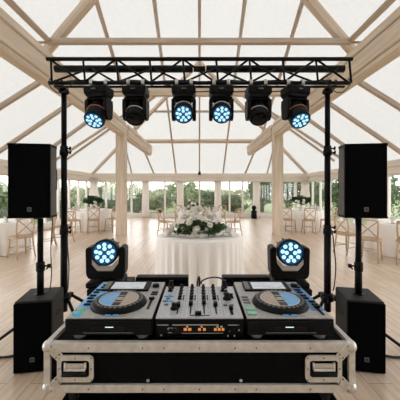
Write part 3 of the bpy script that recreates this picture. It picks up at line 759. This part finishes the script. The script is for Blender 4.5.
# ------------------------------------------------------------------ moving head lights
def led_face(b1, b2, r, m, z, n1=4, n2=9, mi=0):
    """b1 glowing back disc, b2 led cells"""
    lathe(b1, [(0, z), (r, z), (r, z+.002), (0, z+.003)], 28, m)
    pos = [(r*.36*math.cos(2*PI*k/n1), r*.36*math.sin(2*PI*k/n1)) for k in range(n1)]+[(r*.71*math.cos(2*PI*k/n2+.2), r*.71*math.sin(2*PI*k/n2+.2)) for k in range(n2)]
    for x, y in pos:
        lathe(b2, [(r*.185, z+.003), (r*.175, z+.006), (0, z+.010)], 10, m @ Matrix.Translation((x, y, 0)))
def head(t, piv, ax, r, L, lit, bright='led', back=.45):
    m = zaxis(ax, piv); b = BM(); q = L*back; f = L*(1-back)
    lathe(b, [(0, -q), (r*.62, -q), (r*.80, -q+.012), (r*.86, -q*.4), (r*.98, f*.25), (r, f*.55), (r, f-.012), (r*.93, f), (r*.86, f-.006), (0, f-.007)], 28, m, sharp=(8, 9))
    for k in range(10):                                                # cooling ribs on the back half
        a = 2*PI*k/10; box_m = m @ Matrix.Rotation(a, 4, 'Z')
        vs = box(b, (r*.86, 0, -q*.35), (.012, .010, q*.9), .002)
        bmesh.ops.transform(b, matrix=box_m, verts=vs)
    h = obj('head', b, M['blk'], t)
    if lit:
        b1, b2 = BM(), BM(); led_face(b1, b2, r*.87, m, f-.006)
        obj('lens', b1, M['ledback'], h, label='glowing blue lens'); obj('led_cells', b2, M[bright], h, label='ice blue glowing diodes')
    else:
        b = BM(); lathe(b, [(r*.84, f-.006), (r*.7, f-.002), (0, f+.008)], 24, m); obj('lens', b, M['lens'], h, label='unlit dark lens')
        b = BM(); lathe(b, [(r*1.0, f-.03), (r*1.03, f-.028), (r*1.03, f-.018), (r*1.0, f-.016)], 28, m); obj('lens_ring', b, M['blk2'], h)
    return h, m
def hanging(k, x, ax, pan, lit, lab, L=.20, r=.083):
    t = thing('hanging_moving_head', lab, 'stage light', (x, TY, ZB2), pan); t.scale = (TS, TS, TS)
    top = -.034
    b = BM(); box(b, (0, 0, top-.045), (.212, .16, .07), .012)
    prism(b, [(-.10, top-.08), (.10, top-.08), (.075, top-.108), (-.075, top-.108)], -.07, .07, Matrix.Rotation(PI/2, 4, 'X')); bs = obj('base', b, M['blk'], t)
    b = BM(); box(b, (.0, -.0865, top-.045), (.065, .004, .030), .002); obj('display', b, M['lens'], bs)
    b = BM(); 
    for q in range(3): box(b, (-.014+.014*q, -.0888, top-.045), (.009, .001, .010))
    obj('display_mark', b, M['grey'], bs)
    rz = Matrix.Rotation(-pan, 4, 'Z')
    for sx in (-.065, .065):
        b = BM(); 
        pts_ = [(sx, .0+.027*math.cos(R(a)), .027*math.sin(R(a))) for a in range(-60, 250, 20)]
        for d in (-.009, 0, .009): tube(b, [(p[0]+d, p[1], p[2]) for p in pts_], .006, 6)
        tube(b, [(sx, 0, -.026), (sx, 0, top-.008)], .010, 8)
        bmesh.ops.transform(b, matrix=rz, verts=b.verts[:])
        obj('clamp', b, M['steel'], t, label='shiny steel hook clamp')
    piv = Vector((0, 0, top-.208)); w = .215
    b = BM()
    box(b, (0, 0, top-.117), (w-.02, .10, .028), .010)
    for sx in (-1, 1):
        prism(b, [(-.055, .085), (.055, .085), (.060, .03), (.050, -.07), (.025, -.095), (-.025, -.095), (-.050, -.07), (-.060, .03)], -.016, .016,
              Matrix.Translation((sx*(w/2-.016), 0, piv.z)) @ Matrix.Rotation(PI/2, 4, 'Z') @ Matrix.Rotation(PI/2, 4, 'X'))
    bmesh.ops.bevel(b, geom=[e for e in b.edges if e.calc_length() > .03], offset=.004, segments=1, affect='EDGES')
    yk = obj('yoke', b, M['blk'], t)
    axl = Matrix.Rotation(-pan, 3, 'Z') @ Vector(ax)
    h, m = head(t, piv, axl, r, L, lit)
    b = BM()                                                          # bright arc around the head's shoulder
    rad = r*1.02; tube(b, [m @ Vector((rad*math.cos(R(a)), rad*math.sin(R(a)), L*.18)) for a in range(0, 361, 15)][:-1], .0045, 6, closed=True)
    obj('trim_ring', b, M['steel'] if k in (1, 2, 3, 4) else M['amber'], h, label='thin metal ring around the head')
    return t
lab = ['lit blue moving head hanging furthest left on the truss, tilted down to the left', 'unlit moving head hanging second from the left on the truss',
       'lit blue moving head hanging left of the truss centre, facing forward', 'lit blue moving head hanging right of the truss centre, facing forward',
       'unlit moving head hanging second from the right on the truss', 'lit blue moving head hanging furthest right on the truss, tilted down to the right']
hanging(0, hx[0], (-.05, -.58, -.72), R(-13), True, lab[0], .29, .088)
hanging(1, hx[1], (.03, -.50, -.80), R(-4), False, lab[1], .22, .082)
hanging(2, hx[2], (0, -.84, -.54), 0, True, lab[2], .23, .086)
hanging(3, hx[3], (0, -.84, -.54), 0, True, lab[3], .23, .086)
hanging(4, hx[4], (-.03, -.50, -.80), R(4), False, lab[4], .22, .082)
hanging(5, hx[5], (.09, -.58, -.72), R(15), True, lab[5], .29, .088)

def standing(s):
    side = 'left' if s < 0 else 'right'
    z0 = .884
    t = thing('moving_head', 'lit blue moving head standing on the black boxes behind the %s player' % side, 'stage light', (-.632 if s < 0 else .608, 1.92, z0), -s*R(4))
    b = BM(); box(b, (0, 0, .018), (.23, .22, .036), .010); obj('base', b, M['blk'], t)
    b = BM(); w = .262
    outer = [(-w/2, .245), (-w/2+.012, .258), (-w/2+.040, .258), (-w/2+.042, .15), (-.05, .092), (.05, .092), (w/2-.042, .15), (w/2-.040, .258), (w/2-.012, .258), (w/2, .245), (w/2-.004, .075), (w/2-.02, .048), (-w/2+.02, .048), (-w/2+.004, .075)]
    prism(b, outer, -.06, .06, Matrix.Rotation(PI/2, 4, 'X'))
    bmesh.ops.bevel(b, geom=b.edges[:], offset=.005, segments=2, affect='EDGES')
    tube(b, [(0, 0, .034), (0, 0, .052)], .06, 20)
    yk = obj('yoke', b, M['blk'], t)
    b = BM(); prism(b, [(-.084, .180), (-.044, .137), (.044, .137), (.084, .180), (.084, .148), (.050, .106), (-.050, .106), (-.084, .148)], .064, .070, Matrix.Rotation(PI/2, 4, 'X'))
    obj('bracket', b, M['lgrey'], yk, label='light grey angled bracket')
    head(t, Vector((0, -.005, .224)), (0.0, -1, .03), .087, .16, True, 'ledw', .5)
for s in (-1, 1): standing(s)

# ------------------------------------------------------------------ boxes behind the booth
for s in (-1, 1):
    side = 'left' if s < 0 else 'right'
    t = thing('plinth', 'black plinth box behind the %s player, under the smaller riser' % side, 'plinth', (s*.575, 1.92, 0))
    b = BM(); box(b, (0, 0, .421), (.28, .34, .842), .006); obj('body', b, M['lam'], t)
    b = BM()
    for xx in (-.12, .12):
        for yy in (-.15, .15): tube(b, [(xx, yy, 0), (xx, yy, .004)], .015, 10)
    b.free()
    t = thing('riser', 'small black riser box on the plinth under the %s standing light' % side, 'box', (s*.60, 1.93, .8425))
    b = BM(); box(b, (0, 0, .0205), (.25, .28, .041), .005); obj('body', b, M['blk'], t)
    b = BM(); box(b, (0, -.1415, .02), (.10, .003, .016), .001); obj('vent', b, M['grey'], t)
for (x0, x1, lb) in ((-.352, -.062, 'flat black screen box standing behind the mixer, left one'), (.126, .388, 'flat black screen box standing behind the mixer, right one')):
    t = thing('display_box', lb, 'box', ((x0+x1)/2, 1.56, .764))
    b = BM(); box(b, (0, 0, .141), (x1-x0, .06, .282), .006); obj('casing', b, M['blk'], t)
    b = BM(); box(b, (0, -.0305, .141), (x1-x0-.02, .003, .25), .001); obj('panel', b, M['lens'], t)
cable([(.01, 1.50, 1.02), (.012, 1.50, 1.035), (.05, 1.50, 1.052), (.10, 1.50, 1.054), (.135, 1.50, 1.04)], 'black cable arching between the two screen boxes behind the mixer', .004)
cable([(-.012, 1.44, 1.02), (-.01, 1.45, 1.05), (-.005, 1.47, 1.065), (.0, 1.50, 1.05), (.0, 1.52, 1.0)], 'short cable with a plug standing up behind the mixer', .005)

# table under the flight case
t = thing('booth_table', 'table under the flight case, covered by a black cloth', 'table', (0, 1.34, 0))
b = BM(); n = 120; rows = []
for (z, g) in ((.762, 0), (.745, .004), (.5, .012), (.25, .018), (.006, .022)):
    row = []
    per = []
    for k in range(n):
        u = k/n*4; sd = int(u); f = u-sd; hw, hd = .50, .33
        p = ((-hw+2*hw*f, -hd), (hw, -hd+2*hd*f), (hw-2*hw*f, hd), (-hw, hd-2*hd*f))[sd]
        nn = ((0, -1), (1, 0), (0, 1), (-1, 0))[sd]; w = g*(1+math.sin(k*1.7))
        row.append(b.verts.new((p[0]+nn[0]*w, p[1]+nn[1]*w, z)))
    rows.append(row)
b.faces.new(rows[0])
for a_, c_ in zip(rows[:-1], rows[1:]):
    for k in range(n): b.faces.new((a_[k], c_[k], c_[(k+1) % n], a_[(k+1) % n])).smooth = True
obj('cloth', b, M['clothb'], t)
b = BM(); box(b, (0, 0, .745), (.98, .64, .025)); obj('tabletop', b, M['lam'], t)

# ------------------------------------------------------------------ flight case
CF, CB, CX = .985, 1.46, .547
ZC0, ZC1 = .812, .987
fc = thing('flight_case', 'black flight case with silver edges and ball corners, under the mixer and players', 'flight case', (0, CF, .763))
o_ = Vector((0, CF, .763))
def L_(x, y, z): return Vector((x, y, z))-o_
cy = (CF+CB)/2; dd = CB-CF
b = BM(); box(b, L_(0, cy, (ZC0+.974)/2+.004), (2*CX-.012, dd-.012, .974-ZC0-.012)); obj('body', b, M['lam'], fc)
def rail(c, s, name='edge_rail'):
    b = BM(); box(b, L_(*c), s, .003, seg=2); return obj(name, b, M['alu'], fc)
rail((0, CF+.006, ZC1-.017), (2*CX, .022, .034)); rail((0, CF+.006, ZC0+.013), (2*CX, .022, .028))
rail((0, CB-.006, ZC1-.017), (2*CX, .022, .034)); rail((0, CB-.006, ZC0+.013), (2*CX, .022, .028))
for s in (-1, 1):
    rail((s*(CX-.0105), CF+.005, (ZC0+ZC1)/2), (.023, .022, ZC1-ZC0-.01)); rail((s*(CX-.0105), CB-.005, (ZC0+ZC1)/2), (.023, .022, ZC1-ZC0-.01))
    rail((s*(CX-.008), cy, ZC1-.017), (.020, dd-.02, .034)); rail((s*(CX-.008), cy, ZC0+.013), (.020, dd-.02, .028))
for s in (-1, 1):
    for y in (CF, CB):
        for z, up in ((ZC1-.016, 1), (ZC0+.016, -1)):
            b = BM(); c = L_(s*(CX-.013), y+(.007 if y == CF else -.004), z)
            bmesh.ops.create_icosphere(b, subdivisions=3, radius=.0225, matrix=Matrix.Translation(c))
            for f in b.faces: f.smooth = True
            obj('ball_corner', b, M['steel'], fc)
    for z, up in ((ZC1-.030, -1), (ZC0+.030, 1)):                      # angled corner braces on the front
        b = BM(); c = L_(s*(CX-.036), CF-.0055, z)
        m = Matrix.Translation(c) @ Matrix.Rotation(s*up*R(-45), 4, 'Y')
        vs = box(b, (0, 0, 0), (.030, .005, .062), .002); bmesh.ops.transform(b, matrix=m, verts=vs)
        for q in (-.02, .02):
            for w in (-.008, .008):
                lathe(b, [(.0028, .002), (.002, .0045), (0, .005)], 8, m @ Matrix.Translation((w, 0, q)) @ Matrix.Rotation(PI/2, 4, 'X'), mi=1)
        obj('corner_brace', b, [M['steel'], M['lam']], fc)
    # recessed spring handle
    hx_, hz = s*.4365, .8965; W_, H_ = .128, .094
    m = Matrix.Translation(L_(hx_, CF-.0025, hz)) @ Matrix.Rotation(PI/2, 4, 'X')
    b = BM(); ring_plate(b, rrect(W_, H_, .018), rrect(W_-.030, H_-.036, .009), -.002, .0035, m)
    for ang in range(0, 360, 45):
        q = (max(-1, min(1, 1.5*math.cos(R(ang))))*(W_/2-.0075), max(-1, min(1, 1.5*math.sin(R(ang))))*(H_/2-.009))
        lathe(b, [(.003, .0035), (.0022, .0055), (0, .006)], 8, m @ Matrix.Translation((q[0], q[1], 0)), mi=1)
    hd = obj('handle', b, [M['alu'], M['grey']], fc, label='recessed handle in a silver plate')
    b = BM(); prism(b, rrect(W_-.030, H_-.036, .009), -.0019, -.0005, m); obj('dish', b, M['lam'], hd)
    b = BM()
    tube(b, [m @ Vector(p) for p in ((-.036, .022, .002), (-.036, -.002, .007), (.036, -.002, .007), (.036, .022, .002))], .0045, 8)
    vs = box(b, (0, .008, .002), (.078, .022, .004), .002); bmesh.ops.transform(b, matrix=m, verts=vs)
    obj('bracket', b, M['steel'], hd)
    b = BM(); tube(b, [m @ Vector((-.043, -.017, .006)), m @ Vector((.043, -.017, .006))], .0085, 12); obj('grip', b, M['rub'], hd)
b = BM()
for x in (-.39, -.20, -.125, 0, .125, .20, .39):
    for z in (ZC1-.018, ZC0+.013): lathe(b, [(.0035, 0), (.0025, .0025), (0, .003)], 8, Matrix.Translation(L_(x, CF-.0048, z)) @ Matrix.Rotation(PI/2, 4, 'X'))
obj('rivets', b, M['grey'], fc)
for x in (-.183, .147):
    b = BM(); lathe(b, [(.006, 0), (.0045, .003), (0, .004)], 12, Matrix.Translation(L_(x, CF+.0062, .848)) @ Matrix.Rotation(PI/2, 4, 'X')); obj('screw_head', b, M['steel'], fc)
for x in (-.455, .455):
    for y in (CF+.032, CB-.09):
        b = BM(); box(b, L_(x, y, .806), (.05, .05, .010), .002); cs = obj('caster', b, M['blk2'], fc)
        b = BM(); tube(b, [L_(x-.012, y, .784), L_(x+.012, y, .784)], .0205, 16); obj('wheel', b, M['rub'], cs)
        b = BM()
        for q in (-.018, .018): box(b, L_(x+q, y, .793), (.004, .03, .024))
        box(b, L_(x, y, .804), (.04, .03, .004))
        obj('fork', b, M['blk2'], cs)

# ------------------------------------------------------------------ media players
DK = .9745                                          # deck height of the case (top of body)
def clip_disc(r, x0, x1, n=40):
    up = []; 
    for k in range(n+1):
        x = x0+(x1-x0)*k/n; up.append((x, math.sqrt(max(0, r*r-x*x))))
    return up+[(x, -y) for x, y in reversed(up)] if False else [(x, y) for x, y in up]+[(x, -y) for x, y in reversed(up)]
def player(s):
    side = 'left' if s < 0 else 'right'
    t = thing('media_player', 'grey topped DJ player with jog wheel, %s of the mixer' % side, 'DJ player', (s*.331, 1.215, DK+.002))
    for sx in (-1, 1):
        for sy in (-1, 1):
            b = BM(); lathe(b, [(.021, 0), (.023, .004), (.023, .018), (.019, .022)], 18, Matrix.Translation((sx*.118, sy*.165, 0))); obj('foot', b, M['lgrey'], t, label='silver grey foot')
    b = BM(); prism(b, [(-.16, -.192), (-.155, -.205), (.155, -.205), (.16, -.192), (.16, .205), (-.16, .205)], .022, .072)
    box(b, (0, -.02, .074), (.317, .36, .006), .002); bmesh.ops.bevel(b, geom=[e for e in b.edges if e.calc_length() > .2], offset=.002, segments=1, affect='EDGES')
    obj('chassis', b, M['blk'], t)
    b = BM(); box(b, (0, -.2055, .047), (.125, .004, .020), .002); sl = obj('disc_slot', b, M['lens'], t)
    b = BM(); box(b, (.005*s*-1, -.2078, .053), (.030, .002, .003), .0008); obj('slot_glint', b, M['slot'], sl, label='white glint on the disc slot, made to glow')  # glowing strip stands in for a highlight on the front face
    b = BM(); box(b, (0, -.208, .033), (.18, .003, .002)); obj('slot_line', b, M['grey'], sl)
    zt = .0815
    b = BM(); box(b, (0, .003, .078), (.314, .396, .007), .002); obj('top_panel', b, M['deck'], t)
    # side strip with a blue reflection painted into its colour
    b = BM(); x0 = -.157 if s < 0 else .105; box(b, (x0+(.031 if s < 0 else .025), .03 if s < 0 else .02, zt+.0008), (.062 if s < 0 else .050, .29 if s < 0 else .31, .0016), .0005); obj('side_reflection', b, M['blue' if s < 0 else 'dblue'], t, label='painted blue reflection on the side controls')
    # jog wheel
    JY = -.064; jm = Matrix.Translation((0, JY, 0)); b = BM()
    lathe(b, [(.112, zt), (.112, zt+.004), (.106, zt+.014), (.100, zt+.019), (.080, zt+.021), (.077, zt+.018), (0, zt+.017)], 56, jm)
    jw = obj('jog_wheel', b, M['blk'], t)
    b = BM()
    for k in range(30):
        a = 2*PI*k/30; lathe(b, [(.0065, 0), (.005, .002), (0, .0025)], 8, jm @ Matrix.Rotation(a, 4, 'Z') @ Matrix.Translation((.091, 0, zt+.0196)))
    obj('dimples', b, M['grey'], jw)
    b = BM(); tube(b, [(.0785*math.cos(2*PI*k/48), JY+.0785*math.sin(2*PI*k/48), zt+.0205) for k in range(48)], .0019, 6, closed=True); obj('silver_edge', b, M['steel'], jw)
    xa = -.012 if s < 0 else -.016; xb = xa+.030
    for (x0, x1, mt, lb) in ((-.0765, xa, 'blue' if s < 0 else 'tan', None), (xa, xb, 'lens', None), (xb, .0765, 'tan' if s < 0 else 'blue', None)):  # blue slice is a reflection put into the plate colour
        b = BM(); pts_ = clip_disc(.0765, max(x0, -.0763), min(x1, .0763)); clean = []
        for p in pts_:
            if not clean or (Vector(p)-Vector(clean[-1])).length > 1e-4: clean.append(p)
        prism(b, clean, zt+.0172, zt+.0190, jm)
        obj('jog_plate', b, M[mt], jw, label={'blue': 'light blue reflection painted on the jog plate', 'tan': 'champagne section of the jog plate', 'lens': 'dark band across the jog plate'}[mt])
    b = BM(); ring_plate(b, [(.036*math.cos(2*PI*k/40), .036*math.sin(2*PI*k/40)) for k in range(40)], [(.032*math.cos(2*PI*k/40), .032*math.sin(2*PI*k/40)) for k in range(40)], zt+.019, zt+.0198, jm)
    obj('display_ring', b, M['lgrey'], jw)
    b = BM(); box(b, ((xa+xb)/2, JY, zt+.0196), (.026, .030, .001)); obj('jog_display', b, M['tan'], jw)
    # screen
    tilt = Matrix.Rotation(R(3), 3, 'X'); sc = Vector((-.014, .122, zt+.005))
    b = BM(); box(b, sc, (.215, .108, .012), .003, tilt); obj('screen_bezel', b, M['blk'], t)
    sb = [o for o in kids(t) if o.name.startswith('screen_bezel')][0]
    b = BM(); box(b, sc+tilt @ Vector((.008, -.002, .0062)), (.152, .078, .001), 0, tilt); obj('screen', b, M['screen'], sb, label='lit pale screen')
    b = BM(); box(b, sc+tilt @ Vector((.008, -.002, .0066)), (.148, .074, .0006), 0, tilt)
    rg = random.Random(5 if s < 0 else 6)
    for row in (.026, .010, -.012, -.028):
        x = -.065
        while x < .058:
            w = rg.uniform(.006, .022)
            if rg.random() < .6: box(b, sc+tilt @ Vector((.006+x+w/2, row, .0068)), (w, .003 if row > 0 else .006, .0008), 0, tilt, mi=1)
            x += w+.006
    obj('screen_trace', b, [M['screen'], M['wave']], sb)
    b = BM(); box(b, sc+tilt @ Vector((-.092, 0, .0062)), (.022, .09, .002), .001, tilt); obj('side_buttons', b, M['grey'], sb)
    b = BM(); lathe(b, [(.016, 0), (.016, .012), (.014, .015), (0, .015)], 20, Matrix.Translation((.122, .125, zt+.001))); kb = obj('browse_knob', b, M['blk'], t)
    b = BM(); lathe(b, [(.019, 0), (.019, .002), (.016, .002)], 20, Matrix.Translation((.122, .125, zt))); obj('knob_ring', b, M['lgrey'], kb)
    # buttons
    for (x, y, mm) in ((-.130, -.135, 'gring'), (-.128, -.168, 'cring')) if s < 0 else ():
        b = BM(); lathe(b, [(.0175, 0), (.0175, .004), (.015, .006), (.012, .006)], 20, Matrix.Translation((x, y, zt))); bt = obj('button', b, M[mm], t, label='round lit button')
        b = BM(); lathe(b, [(.0135, .0055), (.012, .008), (0, .008)], 18, Matrix.Translation((x, y, zt))); obj('cap', b, M['deck' if mm == 'gring' else 'blue'], bt)
    if s > 0:
        for (x, y) in ((-.133, -.120), (-.133, -.160)):
            b = BM(); box(b, (x, y, zt+.003), (.036, .030, .006), .003); obj('button', b, M['green'], t, label='square green button')
        for q, y in enumerate((-.06, -.03, 0)):
            b = BM(); box(b, (-.135, y, zt+.002), (.028, .014, .004), .002); obj('button', b, M['grey'], t)
    bx = -.130 if s < 0 else .130
    for y in (-.085, -.055, -.02, .01, .05, .08, .115, .145):
        b = BM(); box(b, (bx+(.006 if int(y*1000) % 2 else -.006), y, zt+.004), (.026, .013, .006), .002); obj('button', b, M['blk'], t, label='dark button on the painted blue reflection')
    if s < 0: b = BM(); box(b, (.128, -.06, zt+.0015), (.010, .125, .002), .0005); sf = obj('tempo_slider', b, M['blk'], t)
    else: b = BM(); box(b, (.132, -.125, zt+.0026), (.010, .10, .002), .0005); sf = obj('tempo_slider', b, M['blk'], t)
    b = BM(); c = (.128, -.03, zt+.007) if s < 0 else (.132, -.115, zt+.008); box(b, c, (.024, .012, .010), .003); obj('fader_cap', b, M['blk'], sf)
    if s < 0:
        for y in (.03, .055):
            b = BM(); box(b, (.128, y, zt+.002), (.03, .012, .005), .002); obj('button', b, M['blk'], t)
    for x in (-.03, .0, .03):
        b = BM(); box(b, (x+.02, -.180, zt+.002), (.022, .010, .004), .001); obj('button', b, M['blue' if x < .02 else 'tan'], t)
    return t
for s in (-1, 1): player(s)

# ------------------------------------------------------------------ rack unit and mixer
t = thing('effects_unit', 'black rack unit with orange readouts under the mixer', 'rack unit', (0, 1.19, DK+.002))
b = BM(); box(b, (0, 0, .033), (.322, .33, .058), .003); obj('casing', b, M['blk'], t)
b = BM()
for sx in (-.12, .12):
    for sy in (-.12, .12): tube(b, [(sx, sy, 0), (sx, sy, .005)], .012, 10)
obj('foot', b, M['rub'], t)
fy = -.166
b = BM(); box(b, (-.015, fy, .036), (.21, .003, .046), .001); fp = obj('front_panel', b, M['lens'], t)
b = BM()
for (x, z, w) in ((-.135, .054, .042), (-.085, .054, .03), (0., .0545, .14), (.12, .054, .03)): box(b, (x, fy-.0022, z), (w, .001, .003))
for (x, z, w) in ((-.10, .043, .03), (-.10, .026, .03), (.01, .024, .15), (.115, .03, .012), (.14, .054, .01)): box(b, (x, fy-.0022, z), (w, .001, .0015))
obj('printed_line', b, M['label'], fp)
for k, (x, w) in enumerate(((-.052, .012), (-.036, .012), (.0, .010), (.018, .010), (.058, .010), (.072, .010), (.086, .010))):
    b = BM(); box(b, (x, fy-.0025, .038), (w, .002, .010), .0008); obj('readout', b, M['orange'], fp, label='small orange lit readout')
for x in (-.045, .008, .066, .08):
    b = BM(); box(b, (x, fy-.0025, .048), (.008, .002, .006), .0008); obj('readout', b, M['label'], fp)
for x in (-.092, .12):
    b = BM(); tube(b, [(x, fy, .035), (x, fy-.012, .035)], .009, 14); obj('knob', b, M['blk'], fp)
for (x, z) in ((-.14, .016), (-.115, .04), (.104, .014), (.128, .014), (.145, .035)):
    b = BM(); tube(b, [(x, fy, z), (x, fy-.003, z)], .003, 8); obj('jack', b, M['label'], fp)

t = thing('dj_mixer', 'silver four channel DJ mixer between the two players', 'mixer', (0, 1.19, DK+.0645))
b = BM(); box(b, (0, 0, .006), (.328, .336, .014), .003); obj('chassis', b, M['blk'], t)
b = BM(); box(b, (0, -.002, .0155), (.322, .330, .006), .0015); tp = obj('top_panel', b, M['mix'], t)
zt = .0186
def knob(x, y, r, h, mt='blk', nm='knob'):
    b = BM(); lathe(b, [(r*1.15, zt), (r*1.1, zt+h*.25), (r*.8, zt+h*.35), (r*.72, zt+h), (0, zt+h)], 14, Matrix.Translation((x, y, 0)))
    return obj(nm, b, M[mt], t)
for x in (-.085, -.035, .018, .064):                # channel strips
    for k, y in enumerate((.145, .105, .070, .035, .005)): knob(x, y, .0085, .016)
    b = BM(); box(b, (x, -.085, zt+.0006), (.005, .105, .0012)); f = obj('fader', b, M['rub'], t)
    b = BM(); box(b, (x, -.060+.012*math.sin(x*90), zt+.009), (.017, .026, .016), .004); obj('fader_cap', b, M['blk'], f)
    b = BM()
    for q in range(7): box(b, (x+.016, -.125+.014*q, zt+.0003), (.007, .0012, .0006))
    obj('scale_mark', b, M['grey'], f)
    b = BM(); box(b, (x+.016, .02, zt+.0006), (.005, .06, .001)); obj('level_meter', b, M['lens'], t)
for (x, y, r, h) in ((-.135, .14, .013, .035), (-.135, .10, .010, .018), (.118, .145, .013, .035), (.108, .10, .010, .018), (.118, .06, .010, .018), (.118, .005, .016, .026), (.138, .02, .009, .018)): knob(x, y, r, h)
for (x, y, mm) in ((-.145, .035, 'blue'), (-.122, .035, 'blue'), (-.135, .010, 'dblue'), (-.145, -.02, 'dblue'), (-.12, -.02, 'blue'), (-.135, -.055, 'grey'), (.105, -.06, 'grey'), (.13, -.06, 'grey')):
    b = BM(); box(b, (x, y, zt+.002), (.017, .012, .005), .0015); obj('button', b, M[mm], t, label='blue button' if 'blue' in mm else None)
b = BM(); box(b, (-.135, .012, zt+.001), (.006, .07, .002)); obj('effects_lever', b, M['dblue'], t)
for (x, y) in ((-.1, -.095),):
    knob(x, y, .013, .024)
b = BM(); box(b, (.123, -.115, zt+.0006), (.010, .06, .0012)); f = obj('fader', b, M['rub'], t)
b = BM(); box(b, (.123, -.10, zt+.008), (.016, .02, .014), .003); obj('fader_cap', b, M['blk'], f)
b = BM(); box(b, (.0, -.150, zt+.0006), (.075, .005, .0012)); f = obj('crossfader', b, M['rub'], t)
b = BM(); box(b, (-.005, -.150, zt+.008), (.024, .016, .014), .003); obj('fader_cap', b, M['blk'], f)
b = BM()
for x in (-.108, -.058, -.008, .042, .092): box(b, (x, 0, zt+.0002), (.0012, .31, .0004))
obj('panel_line', b, M['grey'], tp)

# ------------------------------------------------------------------ light
SKY_LOW, SKY_TOP = 4.8, .75            # bright haze along the horizon, duller overcast overhead
w = bpy.data.worlds.new('sky'); S.world = w; w.use_nodes = True
wt = w.node_tree; bg = wt.nodes['Background']; bg.inputs[0].default_value = (1., .992, .98, 1)
tc = wt.nodes.new('ShaderNodeTexCoord'); sx = wt.nodes.new('ShaderNodeSeparateXYZ'); mr = wt.nodes.new('ShaderNodeMapRange')
mr.interpolation_type = 'SMOOTHSTEP'; mr.inputs['From Min'].default_value = .12; mr.inputs['From Max'].default_value = .75
mr.inputs['To Min'].default_value = SKY_LOW; mr.inputs['To Max'].default_value = SKY_TOP
wt.links.new(tc.outputs['Generated'], sx.inputs[0]); wt.links.new(sx.outputs['Z'], mr.inputs['Value']); wt.links.new(mr.outputs[0], bg.inputs[1])
S.view_settings.view_transform = 'Standard'; S.view_settings.look = 'None'; S.view_settings.gamma = 1.; S.view_settings.use_curve_mapping = False
S.view_settings.exposure = 0.1
S.cycles.max_bounces = 10; S.cycles.diffuse_bounces = 6; S.cycles.transparent_max_bounces = 12; S.cycles.transmission_bounces = 6
S.cycles.use_denoising = True
S.cycles.sample_clamp_indirect = 6
